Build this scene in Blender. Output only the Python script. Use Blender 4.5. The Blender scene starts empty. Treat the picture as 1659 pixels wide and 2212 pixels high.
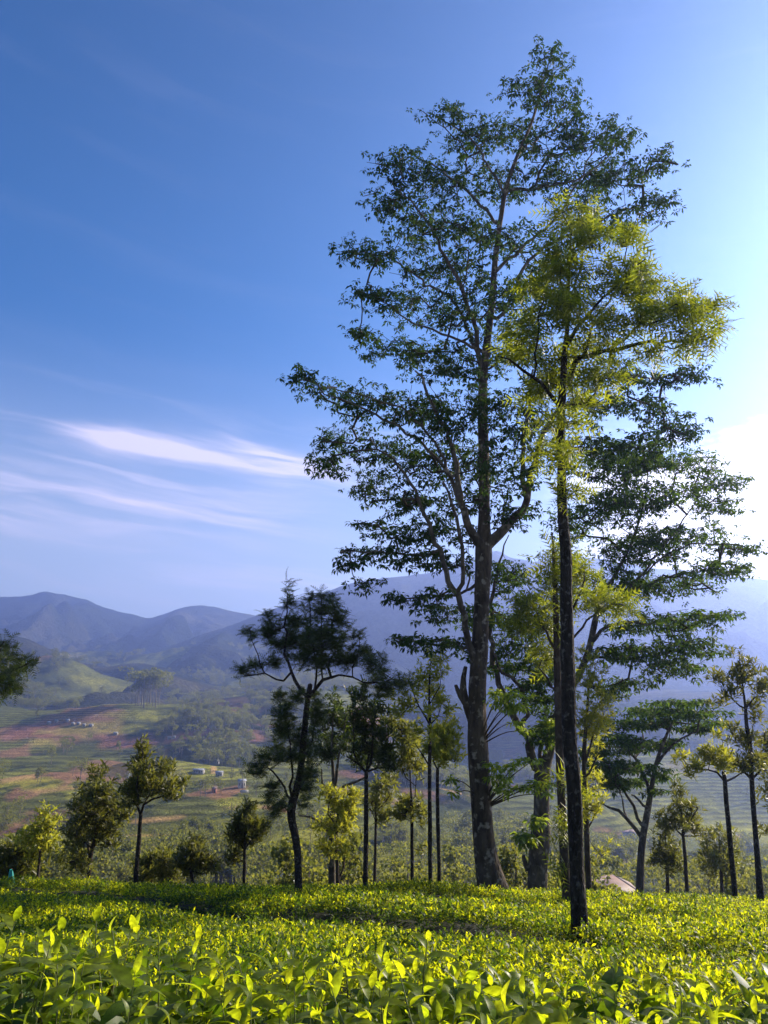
import bpy, math, random
import numpy as np
from mathutils import Vector

R = math.radians
rng = np.random.default_rng(11)
random.seed(5)
S = bpy.context.scene
COL = S.collection

# ------------------------------------------------------------------ camera, sky, sun, exposure
PITCH = R(16.0)
FOC = 1661.0                      # focal length in units of a 1659 x 2212 picture
cam_d = bpy.data.cameras.new('camera')
cam = bpy.data.objects.new('camera', cam_d); COL.objects.link(cam)
cam_d.sensor_fit = 'VERTICAL'
cam_d.angle = 2 * math.atan(1106.0 / FOC)
cam_d.clip_start = 0.03; cam_d.clip_end = 20000
cam.location = (0, 0, 0)
cam.rotation_euler = (R(90) + PITCH, 0, 0)
S.camera = cam

SUN_AZ, SUN_EL = 53.0, 26.0       # degrees right of the view direction, above the horizon
SKY_STRENGTH = 0.0500
sd = Vector((math.sin(R(SUN_AZ)) * math.cos(R(SUN_EL)), math.cos(R(SUN_AZ)) * math.cos(R(SUN_EL)), math.sin(R(SUN_EL))))
sun_d = bpy.data.lights.new('sun', 'SUN'); sun_d.energy = 5.0; sun_d.angle = R(0.5); sun_d.color = (1.0, 0.87, 0.66)
sun = bpy.data.objects.new('sun', sun_d); COL.objects.link(sun)
sun.rotation_euler = sd.to_track_quat('Z', 'Y').to_euler()
sun.location = (60, 60, 60)

W = bpy.data.worlds.new('World'); S.world = W; W.use_nodes = True
def build_world():
    nt = W.node_tree; nt.nodes.clear(); L = nt.links
    def nd(t, **k):
        n = nt.nodes.new(t)
        for a, b in k.items(): setattr(n, a, b)
        return n
    def mth(op, a, b=None, c=None, clamp=False):
        n = nd('ShaderNodeMath', operation=op); n.use_clamp = clamp
        for i, v in enumerate((a, b, c)):
            if v is None: continue
            if isinstance(v, (int, float)): n.inputs[i].default_value = v
            else: L.new(v, n.inputs[i])
        return n.outputs[0]
    def sstep(v, a, b):
        n = nd('ShaderNodeMapRange', interpolation_type='SMOOTHSTEP')
        L.new(v, n.inputs[0]); n.inputs[1].default_value = a; n.inputs[2].default_value = b
        return n.outputs[0]
    out = nd('ShaderNodeOutputWorld'); bg = nd('ShaderNodeBackground')
    bg.inputs[1].default_value = SKY_STRENGTH
    sky = nd('ShaderNodeTexSky', sky_type='NISHITA')
    sky.sun_disc = False; sky.sun_elevation = R(SUN_EL); sky.sun_rotation = R(SUN_AZ)
    sky.altitude = 1400; sky.air_density = 1.0; sky.dust_density = 0.05; sky.ozone_density = 2.2
    hs = nd('ShaderNodeHueSaturation'); hs.inputs['Saturation'].default_value = 1.45; hs.inputs['Value'].default_value = 1.0
    tint = nd('ShaderNodeMix', data_type='RGBA', blend_type='MULTIPLY'); tint.inputs[0].default_value = 1.0; tint.inputs[7].default_value = (0.25, 0.86, 1.20, 1)
    L.new(sky.outputs[0], tint.inputs[6]); L.new(tint.outputs[2], hs.inputs['Color'])
    tc = nd('ShaderNodeTexCoord'); sp = nd('ShaderNodeSeparateXYZ'); L.new(tc.outputs['Generated'], sp.inputs[0])
    x, y, z = sp.outputs
    az = mth('ARCTAN2', x, y); el = mth('ARCSINE', z)
    L.new(mth('ADD', 0.25, mth('MULTIPLY', sstep(el, 0.05, 0.60), 0.75)), tint.inputs[0])
    # cirrus: long streaks that dip to the right
    elt = mth('ADD', el, mth('MULTIPLY', az, 0.10))
    # the sky pales towards the horizon all round
    pale = nd('ShaderNodeMix', data_type='RGBA'); L.new(mth('MULTIPLY', mth('SUBTRACT', 1.0, sstep(el, 0.02, 0.52)), 0.8), pale.inputs[0]); L.new(hs.outputs[0], pale.inputs[6]); pale.inputs[7].default_value = (8.2, 8.6, 9.4, 1)
    wv = nd('ShaderNodeCombineXYZ'); L.new(mth('MULTIPLY', az, 3.0), wv.inputs[0]); L.new(mth('MULTIPLY', elt, 14.0), wv.inputs[1])
    nw = nd('ShaderNodeTexNoise'); nw.inputs['Scale'].default_value = 1.4; nw.inputs['Detail'].default_value = 3; L.new(wv.outputs[0], nw.inputs['Vector'])
    e2 = mth('ADD', elt, mth('MULTIPLY', mth('SUBTRACT', nw.outputs[0], 0.5), 0.045))
    cv = nd('ShaderNodeCombineXYZ'); L.new(mth('MULTIPLY', az, 2.6), cv.inputs[0]); L.new(mth('MULTIPLY', e2, 34.0), cv.inputs[1]); cv.inputs[2].default_value = 3.7
    nc = nd('ShaderNodeTexNoise'); nc.inputs['Scale'].default_value = 1.0; nc.inputs['Detail'].default_value = 7; nc.inputs['Roughness'].default_value = 0.58; L.new(cv.outputs[0], nc.inputs['Vector'])
    gen = sstep(nc.outputs[0], 0.50, 0.78)
    band = mth('MULTIPLY', sstep(el, 0.10, 0.20), mth('SUBTRACT', 1.0, sstep(el, 0.30, 0.44)))
    veil = mth('MULTIPLY', gen, mth('ADD', mth('MULTIPLY', band, 0.50), 0.02))
    # two named streaks: thickness tapers along azimuth
    def streak(az0, az1, e0, slope, th, soft=0.5):
        ee = mth('SUBTRACT', e2, e0)
        ee = mth('SUBTRACT', ee, mth('MULTIPLY', mth('SUBTRACT', az, az0), slope + 0.10))
        g = mth('DIVIDE', ee, th)
        g = mth('POWER', 2.718, mth('MULTIPLY', mth('MULTIPLY', g, g), -1.0))
        m = mth('MULTIPLY', sstep(az, az0, az0 + 0.12), mth('SUBTRACT', 1.0, sstep(az, az1 - 0.25, az1)))
        return mth('MULTIPLY', mth('MULTIPLY', g, m), sstep(nc.outputs[0], 0.28, 0.72))
    s1 = streak(-0.46, 0.08, 0.306, -0.03, 0.018)
    s2 = streak(-0.75, 0.02, 0.190, 0.0, 0.031)
    s3 = streak(-0.24, 0.06, 0.352, -0.28, 0.011)
    s4 = streak(-1.70, -0.85, 0.40, -0.05, 0.012)
    s5 = streak(0.75, 1.5, 0.42, -0.10, 0.02)
    s6 = streak(-0.40, 0.02, 0.15, -0.03, 0.016)
    tot = mth('ADD', veil, mth('MULTIPLY', mth('ADD', mth('ADD', mth('ADD', s1, s2), s3), mth('ADD', s4, mth('ADD', s5, mth('MULTIPLY', s6, 0.6)))), 1.25))
    tot = mth('MINIMUM', tot, 0.85)
    mix1 = nd('ShaderNodeMix', data_type='RGBA'); L.new(tot, mix1.inputs[0]); deep = nd('ShaderNodeMix', data_type='RGBA', blend_type='MULTIPLY'); L.new(sstep(el, 0.40, 0.95), deep.inputs[0]); deep.inputs[7].default_value = (0.20, 0.76, 0.82, 1)
    L.new(pale.outputs[2], deep.inputs[6]); L.new(deep.outputs[2], mix1.inputs[6])
    mix1.inputs[7].default_value = (9.4, 8.4, 10.2, 1)
    # cumulus bank round the sun on the right
    kv = nd('ShaderNodeCombineXYZ'); L.new(mth('MULTIPLY', az, 9.0), kv.inputs[0]); L.new(mth('MULTIPLY', el, 16.0), kv.inputs[1]); kv.inputs[2].default_value = 1.3
    nk = nd('ShaderNodeTexNoise'); nk.inputs['Scale'].default_value = 1.0; nk.inputs['Detail'].default_value = 8; nk.inputs['Roughness'].default_value = 0.55; L.new(kv.outputs[0], nk.inputs['Vector'])
    top = mth('ADD', el, mth('MULTIPLY', mth('SUBTRACT', nk.outputs[0], 0.5), -0.16))
    azn = mth('ADD', az, mth('MULTIPLY', mth('SUBTRACT', nk.outputs[0], 0.5), 0.30))
    topb = mth('SUBTRACT', top, mth('MULTIPLY', mth('SUBTRACT', az, 0.45), 0.10))
    bank = mth('MULTIPLY', mth('SUBTRACT', 1.0, sstep(topb, 0.325, 0.36)), sstep(azn, 0.20, 0.38))
    bank = mth('MULTIPLY', bank, mth('SUBTRACT', 1.0, sstep(az, 1.2, 1.7)))
    bank = mth('MULTIPLY', bank, 0.94)
    mix2 = nd('ShaderNodeMix', data_type='RGBA'); L.new(bank, mix2.inputs[0]); L.new(mix1.outputs[2], mix2.inputs[6])
    mix2.inputs[7].default_value = (17.0, 15.4, 15.0, 1)
    L.new(mix2.outputs[2], bg.inputs[0]); L.new(bg.outputs[0], out.inputs[0])
build_world()

S.view_settings.view_transform = 'Standard'; S.view_settings.look = 'None'
S.view_settings.exposure = 1.42; S.view_settings.gamma = 1.0; S.view_settings.use_curve_mapping = False
S.render.engine = 'CYCLES'
S.cycles.max_bounces = 6; S.cycles.diffuse_bounces = 3; S.cycles.glossy_bounces = 2
S.cycles.transmission_bounces = 4; S.cycles.transparent_max_bounces = 8; S.cycles.volume_bounces = 1
S.cycles.use_denoising = True
S.cycles.sample_clamp_indirect = 6

# ------------------------------------------------------------------ helpers
def at(u, v, d):
    """world point seen at picture position (u, v) whose forward distance is d"""
    X = (u - 829.5) / FOC; yu = -(v - 1106.0) / FOC
    Y = math.cos(PITCH) - yu * math.sin(PITCH); Z = math.sin(PITCH) + yu * math.cos(PITCH)
    k = d / Y
    return np.array((X * k, d, Z * k))
def mpu(u, v, d):
    """metres per picture unit at that point"""
    yu = -(v - 1106.0) / FOC
    return d / (math.cos(PITCH) - yu * math.sin(PITCH)) / FOC
def elev(v): return 16.0 - np.degrees(np.arctan((np.asarray(v, float) - 1106.0) / FOC))
def sstep(a, b, x):
    t = np.clip((np.asarray(x, float) - a) / (b - a), 0, 1); return t * t * (3 - 2 * t)

_tab = np.random.default_rng(3).random((256, 256))
def vnoise(x, y, seed=0):
    x = np.asarray(x, float) + seed * 17.13; y = np.asarray(y, float) + seed * 9.71
    xi = np.floor(x).astype(int); yi = np.floor(y).astype(int)
    fx = x - xi; fy = y - yi; fx = fx * fx * (3 - 2 * fx); fy = fy * fy * (3 - 2 * fy)
    g = lambda a, b: _tab[a & 255, b & 255]
    return (g(xi, yi) * (1 - fx) + g(xi + 1, yi) * fx) * (1 - fy) + (g(xi, yi + 1) * (1 - fx) + g(xi + 1, yi + 1) * fx) * fy
def fbm(x, y, seed=0, octv=5, rough=0.5):
    s = 0; a = 1.0; t = 0
    for o in range(octv):
        s = s + a * (vnoise(np.asarray(x) * 2 ** o, np.asarray(y) * 2 ** o, seed + o) - 0.5); t += a; a *= rough
    return s / t * 2
def ridged(x, y, seed=0, octv=5):
    s = 0; a = 1.0; t = 0
    for o in range(octv):
        s = s + a * (1 - np.abs(2 * vnoise(np.asarray(x) * 2 ** o, np.asarray(y) * 2 ** o, seed + o) - 1)); t += a; a *= 0.5
    return s / t

def new_mesh(name, V, F, mats, smooth=False, mat_idx=None, colors=None):
    """V (n,3); F list of (m,k) index arrays"""
    me = bpy.data.meshes.new(name)
    V = np.asarray(V, np.float32)
    if not isinstance(F, list): F = [F]
    F = [np.asarray(f, np.int32) for f in F if len(f)]
    loops = np.concatenate([f.ravel() for f in F]); tot = np.concatenate([np.full(len(f), f.shape[1], np.int32) for f in F])
    st = np.concatenate([[0], np.cumsum(tot)[:-1]]).astype(np.int32)
    me.vertices.add(len(V)); me.vertices.foreach_set('co', V.ravel())
    me.loops.add(len(loops)); me.loops.foreach_set('vertex_index', loops)
    me.polygons.add(len(tot)); me.polygons.foreach_set('loop_start', st); me.polygons.foreach_set('loop_total', tot)
    if smooth: me.polygons.foreach_set('use_smooth', np.ones(len(tot), bool))
    if mat_idx is not None: me.polygons.foreach_set('material_index', np.asarray(mat_idx, np.int32))
    if not isinstance(mats, (list, tuple)): mats = [mats]
    for m in mats: me.materials.append(m)
    if colors is not None:
        for nm, c in colors.items():
            a = me.attributes.new(nm, 'FLOAT_COLOR', 'POINT')
            a.data.foreach_set('color', np.asarray(c, np.float32).ravel())
    me.update(); me.validate()
    return me
def link(name, data, parent=None, loc=None):
    o = bpy.data.objects.new(name, data); COL.objects.link(o)
    if parent is not None: o.parent = parent
    if loc is not None: o.location = loc
    return o
def tag(o, label=None, cat=None, group=None, kind=None):
    for k, v in (('label', label), ('category', cat), ('group', group), ('kind', kind)):
        if v: o[k] = v
    return o
def thing(name, label, cat, loc, group=None):
    o = link(name, None, None, loc); o.empty_display_size = 0.2
    return tag(o, label, cat, group)

class MB:
    """collects shapes, builds one mesh"""
    def __init__(s): s.V = []; s.F = {}; s.n = 0
    def add(s, V, F):
        V = np.asarray(V, float)
        for f in (F if isinstance(F, list) else [F]):
            f = np.asarray(f, int)
            if len(f): s.F.setdefault(f.shape[1], []).append(f + s.n)
        s.V.append(V); s.n += len(V)
    def box(s, c, d, rz=0.0):
        c = np.asarray(c, float); h = np.asarray(d, float) / 2
        P = np.array([(i, j, k) for k in (-1, 1) for j in (-1, 1) for i in (-1, 1)], float) * h
        co, si = math.cos(rz), math.sin(rz)
        P = np.stack([P[:, 0] * co - P[:, 1] * si, P[:, 0] * si + P[:, 1] * co, P[:, 2]], 1) + c
        s.add(P, [np.array([(0, 2, 3, 1), (4, 5, 7, 6), (0, 1, 5, 4), (2, 6, 7, 3), (0, 4, 6, 2), (1, 3, 7, 5)])])
    def tube(s, P, rad, k=6, wob=0.0, seed=0, cap=True):
        P = np.asarray(P, float); n = len(P); rad = np.broadcast_to(np.asarray(rad, float), (n,))
        T = np.gradient(P, axis=0); T /= np.linalg.norm(T, axis=1)[:, None] + 1e-9
        ref = np.array((0.0, 1.0, 0.0)) if abs(T[0, 1]) < 0.9 else np.array((1.0, 0, 0))
        A = np.cross(T, ref); A /= np.linalg.norm(A, axis=1)[:, None] + 1e-9
        B = np.cross(T, A)
        th = np.arange(k) * 2 * math.pi / k
        rr = rad[:, None] * np.ones(k)
        if wob:
            rr = rr * (1 + wob * fbm(np.cos(th)[None] * 1.3 + np.arange(n)[:, None] * 0.23 + seed, np.sin(th)[None] * 1.3 + seed * 3.1, 2, 4))
        V = P[:, None] + rr[..., None] * (np.cos(th)[None, :, None] * A[:, None] + np.sin(th)[None, :, None] * B[:, None])
        i = np.arange(n - 1)[:, None] * k; j = np.arange(k)[None]; j2 = (j + 1) % k
        F = np.stack([i + j, i + j2, i + k + j2, i + k + j], -1).reshape(-1, 4)
        s.add(V.reshape(-1, 3), [F])
        if cap and k >= 5:
            s.add(np.vstack([V[-1], P[-1] + T[-1] * rad[-1] * 0.4]), [np.stack([np.arange(k), (np.arange(k) + 1) % k, np.full(k, k)], 1)])
    def build(s, name, mats, smooth=True, local=None):
        if not s.V: return None
        V = np.concatenate(s.V)
        if local is not None: V = V - np.asarray(local)
        return new_mesh(name, V, [np.concatenate(f) for f in s.F.values()], mats, smooth)

# ------------------------------------------------------------------ materials
def mat_base(name):
    m = bpy.data.materials.new(name); m.use_nodes = True; nt = m.node_tree; nt.nodes.clear()
    out = nt.nodes.new('ShaderNodeOutputMaterial'); return m, nt, out
def N(nt, t, **k):
    n = nt.nodes.new(t)
    for a, b in k.items(): setattr(n, a, b)
    return n
def leaf_mat(name, ca, cb, ta, tb, trans=0.5, rough=0.45, spec=0.35, mottle=0):
    """ca..cb: surface colours, ta..tb: the light that shines through the leaf"""
    m, nt, out = mat_base(name); L = nt.links
    geo = N(nt, 'ShaderNodeNewGeometry'); oi = N(nt, 'ShaderNodeObjectInfo')
    ad = N(nt, 'ShaderNodeMath', operation='ADD'); L.new(geo.outputs['Random Per Island'], ad.inputs[0]); L.new(oi.outputs['Random'], ad.inputs[1])
    fr = N(nt, 'ShaderNodeMath', operation='FRACT'); L.new(ad.outputs[0], fr.inputs[0])
    m1 = N(nt, 'ShaderNodeMix', data_type='RGBA'); m1.inputs[6].default_value = (*ca, 1); m1.inputs[7].default_value = (*cb, 1); L.new(fr.outputs[0], m1.inputs[0])
    m2 = N(nt, 'ShaderNodeMix', data_type='RGBA'); m2.inputs[6].default_value = (*ta, 1); m2.inputs[7].default_value = (*tb, 1); L.new(fr.outputs[0], m2.inputs[0])
    p = N(nt, 'ShaderNodeBsdfPrincipled'); p.inputs['Roughness'].default_value = rough; p.inputs['Specular IOR Level'].default_value = spec
    t = N(nt, 'ShaderNodeBsdfTranslucent')
    if mottle:
        tc = N(nt, 'ShaderNodeTexCoord'); nz = N(nt, 'ShaderNodeTexNoise'); nz.inputs['Scale'].default_value = mottle; nz.inputs['Detail'].default_value = 4; L.new(tc.outputs['Object'], nz.inputs[0])
        mr = N(nt, 'ShaderNodeMapRange'); mr.inputs[1].default_value = 0.3; mr.inputs[2].default_value = 0.7; mr.inputs[3].default_value = 0.55; mr.inputs[4].default_value = 1.25; L.new(nz.outputs[0], mr.inputs[0])
        cc = N(nt, 'ShaderNodeCombineColor'); [L.new(mr.outputs[0], cc.inputs[i]) for i in range(3)]
        rr = N(nt, 'ShaderNodeMapRange'); rr.inputs[3].default_value = rough * 0.75; rr.inputs[4].default_value = min(1, rough * 1.5); L.new(nz.outputs[0], rr.inputs[0]); L.new(rr.outputs[0], p.inputs['Roughness'])
        for src, dst in ((m1, p.inputs['Base Color']), (m2, t.inputs[0])):
            mm = N(nt, 'ShaderNodeMix', data_type='RGBA', blend_type='MULTIPLY'); mm.inputs[0].default_value = 1.0; L.new(src.outputs[2], mm.inputs[6]); L.new(cc.outputs[0], mm.inputs[7]); L.new(mm.outputs[2], dst)
    else:
        L.new(m1.outputs[2], p.inputs['Base Color']); L.new(m2.outputs[2], t.inputs[0])
    mx = N(nt, 'ShaderNodeMixShader'); mx.inputs[0].default_value = trans
    L.new(p.outputs[0], mx.inputs[1]); L.new(t.outputs[0], mx.inputs[2]); L.new(mx.outputs[0], out.inputs[0])
    return m
def bark_mat(name, dark, light, patch, scale=6.0, patch_amt=0.35, bump=0.6):
    m, nt, out = mat_base(name); L = nt.links
    tc = N(nt, 'ShaderNodeTexCoord'); mp = N(nt, 'ShaderNodeMapping'); mp.inputs['Scale'].default_value = (1, 1, 0.35); L.new(tc.outputs['Object'], mp.inputs[0])
    n1 = N(nt, 'ShaderNodeTexNoise'); n1.inputs['Scale'].default_value = scale; n1.inputs['Detail'].default_value = 8; n1.inputs['Roughness'].default_value = 0.65; L.new(mp.outputs[0], n1.inputs[0])
    n2 = N(nt, 'ShaderNodeTexNoise'); n2.inputs['Scale'].default_value = scale * 1.1; n2.inputs['Detail'].default_value = 5; L.new(tc.outputs['Object'], n2.inputs[0])
    cr = N(nt, 'ShaderNodeValToRGB'); cr.color_ramp.elements[0].position = 0.35; cr.color_ramp.elements[1].position = 0.7
    cr.color_ramp.elements[0].color = (*dark, 1); cr.color_ramp.elements[1].color = (*light, 1); L.new(n1.outputs[0], cr.inputs[0])
    pr = N(nt, 'ShaderNodeMapRange'); pr.inputs[1].default_value = 0.56; pr.inputs[2].default_value = 0.66; pr.inputs[4].default_value = patch_amt; L.new(n2.outputs[0], pr.inputs[0])
    mx = N(nt, 'ShaderNodeMix', data_type='RGBA'); L.new(pr.outputs[0], mx.inputs[0]); L.new(cr.outputs[0], mx.inputs[6]); mx.inputs[7].default_value = (*patch, 1)
    vo = N(nt, 'ShaderNodeTexVoronoi', feature='DISTANCE_TO_EDGE'); vo.inputs['Scale'].default_value = scale * 2.2; L.new(mp.outputs[0], vo.inputs[0])
    ad = N(nt, 'ShaderNodeMath', operation='ADD'); L.new(n1.outputs[0], ad.inputs[0]); L.new(vo.outputs[0], ad.inputs[1])
    b = N(nt, 'ShaderNodeBump'); b.inputs['Strength'].default_value = bump; b.inputs['Distance'].default_value = 0.05; L.new(ad.outputs[0], b.inputs['Height'])
    p = N(nt, 'ShaderNodeBsdfPrincipled'); p.inputs['Roughness'].default_value = 0.9; p.inputs['Specular IOR Level'].default_value = 0.15
    L.new(mx.outputs[2], p.inputs['Base Color']); L.new(b.outputs[0], p.inputs['Normal']); L.new(p.outputs[0], out.inputs[0])
    return m
def plain(name, col, rough=0.7, noise=0.25, scale=8.0, metal=0.0):
    m, nt, out = mat_base(name); L = nt.links
    tc = N(nt, 'ShaderNodeTexCoord'); n = N(nt, 'ShaderNodeTexNoise'); n.inputs['Scale'].default_value = scale; n.inputs['Detail'].default_value = 6; L.new(tc.outputs['Object'], n.inputs[0])
    mx = N(nt, 'ShaderNodeMix', data_type='RGBA'); L.new(n.outputs[0], mx.inputs[0])
    mx.inputs[6].default_value = (*[c * (1 - noise) for c in col], 1); mx.inputs[7].default_value = (*[min(1, c * (1 + noise)) for c in col], 1)
    p = N(nt, 'ShaderNodeBsdfPrincipled'); p.inputs['Roughness'].default_value = rough; p.inputs['Metallic'].default_value = metal
    L.new(mx.outputs[2], p.inputs['Base Color']); L.new(p.outputs[0], out.inputs[0]); return m
def land_mat(name, scale1, scale2, rows=0.0, bump=1.0, bdist=1.0):
    """land cover colour comes from the mesh (fields, soil, woods); noise breaks it up"""
    m, nt, out = mat_base(name); L = nt.links
    at_ = N(nt, 'ShaderNodeAttribute'); at_.attribute_name = 'cover'
    geo = N(nt, 'ShaderNodeNewGeometry')
    n1 = N(nt, 'ShaderNodeTexNoise'); n1.inputs['Scale'].default_value = scale1; n1.inputs['Detail'].default_value = 9; n1.inputs['Roughness'].default_value = 0.7; L.new(geo.outputs['Position'], n1.inputs[0])
    n2 = N(nt, 'ShaderNodeTexNoise'); n2.inputs['Scale'].default_value = scale2; n2.inputs['Detail'].default_value = 6; n2.inputs['Roughness'].default_value = 0.65; L.new(geo.outputs['Position'], n2.inputs[0])
    r1 = N(nt, 'ShaderNodeMapRange'); r1.inputs[1].default_value = 0.3; r1.inputs[2].default_value = 0.7; r1.inputs[3].default_value = 0.5; r1.inputs[4].default_value = 1.5; L.new(n1.outputs[0], r1.inputs[0])
    r2 = N(nt, 'ShaderNodeMapRange'); r2.inputs[1].default_value = 0.3; r2.inputs[2].default_value = 0.7; r2.inputs[3].default_value = 0.55; r2.inputs[4].default_value = 1.45; L.new(n2.outputs[0], r2.inputs[0])
    ml = N(nt, 'ShaderNodeMath', operation='MULTIPLY'); L.new(r1.outputs[0], ml.inputs[0]); L.new(r2.outputs[0], ml.inputs[1])
    f = ml.outputs[0]; hgt = ml.outputs[0]
    if rows:
        sp = N(nt, 'ShaderNodeSeparateXYZ'); L.new(geo.outputs['Position'], sp.inputs[0])
        a = N(nt, 'ShaderNodeMath', operation='MULTIPLY_ADD'); L.new(sp.outputs[2], a.inputs[0]); a.inputs[1].default_value = rows
        mn = N(nt, 'ShaderNodeMath', operation='MULTIPLY'); L.new(n1.outputs[0], mn.inputs[0]); mn.inputs[1].default_value = 9.0; L.new(mn.outputs[0], a.inputs[2])
        sn = N(nt, 'ShaderNodeMath', operation='SINE'); L.new(a.outputs[0], sn.inputs[0])
        rm = N(nt, 'ShaderNodeMapRange'); rm.inputs[1].default_value = -1; rm.inputs[2].default_value = 0.6; rm.inputs[3].default_value = 0.0; rm.inputs[4].default_value = 1.0; L.new(sn.outputs[0], rm.inputs[0])
        # rows only where the alpha of the cover says planted
        rr = N(nt, 'ShaderNodeMix', data_type='FLOAT'); L.new(at_.outputs['Alpha'], rr.inputs[0]); rr.inputs[2].default_value = 1.0; L.new(rm.outputs[0], rr.inputs[3])
        cc = N(nt, 'ShaderNodeMapRange'); cc.inputs[3].default_value = 0.5; cc.inputs[4].default_value = 1.15; L.new(rr.outputs[0], cc.inputs[0])
        m3 = N(nt, 'ShaderNodeMath', operation='MULTIPLY'); L.new(f, m3.inputs[0]); L.new(cc.outputs[0], m3.inputs[1]); f = m3.outputs[0]
        hh = N(nt, 'ShaderNodeMath', operation='ADD'); L.new(hgt, hh.inputs[0]); L.new(rr.outputs[0], hh.inputs[1]); hgt = hh.outputs[0]
    mx = N(nt, 'ShaderNodeMix', data_type='RGBA'); mx.blend_type = 'MULTIPLY'; mx.inputs[0].default_value = 1.0
    cmb = N(nt, 'ShaderNodeCombineColor'); [L.new(f, cmb.inputs[i]) for i in range(3)]
    L.new(at_.outputs['Color'], mx.inputs[6]); L.new(cmb.outputs[0], mx.inputs[7])
    b = N(nt, 'ShaderNodeBump'); b.inputs['Strength'].default_value = bump; b.inputs['Distance'].default_value = bdist; L.new(hgt, b.inputs['Height'])
    p = N(nt, 'ShaderNodeBsdfPrincipled'); p.inputs['Roughness'].default_value = 1.0; p.inputs['Specular IOR Level'].default_value = 0.0
    L.new(mx.outputs[2], p.inputs['Base Color']); L.new(b.outputs[0], p.inputs['Normal']); L.new(p.outputs[0], out.inputs[0]); return m

M = {}
M['bark_big'] = bark_mat('bark_mottled', (0.024, 0.017, 0.012), (0.10, 0.075, 0.052), (0.30, 0.26, 0.21), 6.0, 0.6)
M['bark_pale'] = bark_mat('bark_pale', (0.035, 0.028, 0.022), (0.13, 0.105, 0.08), (0.34, 0.30, 0.25), 5.0, 0.4)
M['bark_dark'] = bark_mat('bark_dark', (0.010, 0.008, 0.007), (0.050, 0.040, 0.032), (0.20, 0.18, 0.16), 15.0, 0.45, 1.0)
M['bark_brown'] = bark_mat('bark_brown', (0.020, 0.014, 0.010), (0.085, 0.06, 0.045), (0.16, 0.14, 0.12), 9.0, 0.25)
M['twig'] = bark_mat('bark_twig', (0.025, 0.02, 0.015), (0.09, 0.07, 0.05), (0.14, 0.12, 0.10), 9.0, 0.2, 0.2)
M['leaf_big'] = leaf_mat('leaf_albizia', (0.014, 0.032, 0.012), (0.032, 0.060, 0.015), (0.030, 0.075, 0.010), (0.085, 0.14, 0.015), 0.36, 0.6, 0.10)
M['leaf_wide'] = leaf_mat('leaf_umbrella', (0.020, 0.045, 0.014), (0.042, 0.078, 0.018), (0.06, 0.13, 0.012), (0.16, 0.25, 0.02), 0.42, 0.6, 0.12)
M['leaf_bright'] = leaf_mat('leaf_young_green', (0.05, 0.11, 0.015), (0.09, 0.16, 0.02), (0.24, 0.34, 0.02), (0.42, 0.50, 0.03), 0.55)
M['leaf_yellow'] = leaf_mat('leaf_silk_oak', (0.06, 0.065, 0.012), (0.13, 0.125, 0.016), (0.13, 0.19, 0.014), (0.46, 0.49, 0.020), 0.50, 0.45)
M['leaf_dark'] = leaf_mat('leaf_dark_feather', (0.016, 0.026, 0.012), (0.04, 0.055, 0.018), (0.05, 0.08, 0.012), (0.15, 0.20, 0.02), 0.42, 0.45)
M['leaf_olive'] = leaf_mat('leaf_olive', (0.05, 0.065, 0.018), (0.09, 0.10, 0.025), (0.18, 0.20, 0.025), (0.32, 0.31, 0.035), 0.5)
M['leaf_lime'] = leaf_mat('leaf_lime', (0.085, 0.11, 0.018), (0.14, 0.16, 0.025), (0.40, 0.42, 0.03), (0.55, 0.52, 0.04), 0.55)
M['leaf_bronze'] = leaf_mat('leaf_bronze', (0.045, 0.055, 0.018), (0.09, 0.09, 0.025), (0.12, 0.14, 0.02), (0.30, 0.29, 0.03), 0.48)
M['tea_new'] = leaf_mat('leaf_tea_new', (0.10, 0.15, 0.010), (0.16, 0.20, 0.014), (0.44, 0.56, 0.010), (0.70, 0.74, 0.012), 0.62, 0.38, 0.35, 5.0)
M['tea_old'] = leaf_mat('leaf_tea_old', (0.035, 0.075, 0.008), (0.07, 0.115, 0.010), (0.14, 0.26, 0.007), (0.28, 0.40, 0.009), 0.42, 0.45, 0.22, 40.0)  # mature leaf colour; in the field rows it also plays shaded tea
M['tea_field'] = leaf_mat('leaf_tea_field', (0.11, 0.15, 0.010), (0.18, 0.21, 0.012), (0.52, 0.61, 0.007), (0.84, 0.82, 0.010), 0.66, 0.5, 0.15)
M['tea_stem'] = plain('stem_tea', (0.11, 0.13, 0.03), 0.6)
M['tea_wood'] = plain('stem_tea_wood', (0.07, 0.05, 0.035), 0.8)
M['valley_leaf'] = leaf_mat('leaf_valley', (0.06, 0.075, 0.020), (0.16, 0.165, 0.035), (0.17, 0.20, 0.025), (0.40, 0.38, 0.04), 0.45, 0.6, 0.2)
M['valley_bark'] = plain('bark_valley', (0.16, 0.13, 0.10), 0.9)
M['white_wall'] = plain('painted_wall', (0.48, 0.44, 0.38), 0.8, 0.12)
M['dull_wall'] = plain('dull_wall', (0.24, 0.22, 0.19), 0.8, 0.15)
M['sheet_roof'] = plain('sheet_roof', (0.24, 0.25, 0.27), 0.5, 0.2)
M['rust_roof'] = plain('rusty_sheet', (0.17, 0.105, 0.09), 0.7, 0.45, 1.5)
M['brick_red'] = plain('red_wall', (0.42, 0.16, 0.10), 0.85)
M['dark_open'] = plain('dark_glass', (0.03, 0.035, 0.04), 0.3)
M['steel'] = plain('galvanised', (0.45, 0.46, 0.47), 0.45, 0.1)
M['teal'] = plain('teal_cloth', (0.01, 0.30, 0.27), 0.7, 0.25, 14)
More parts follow.
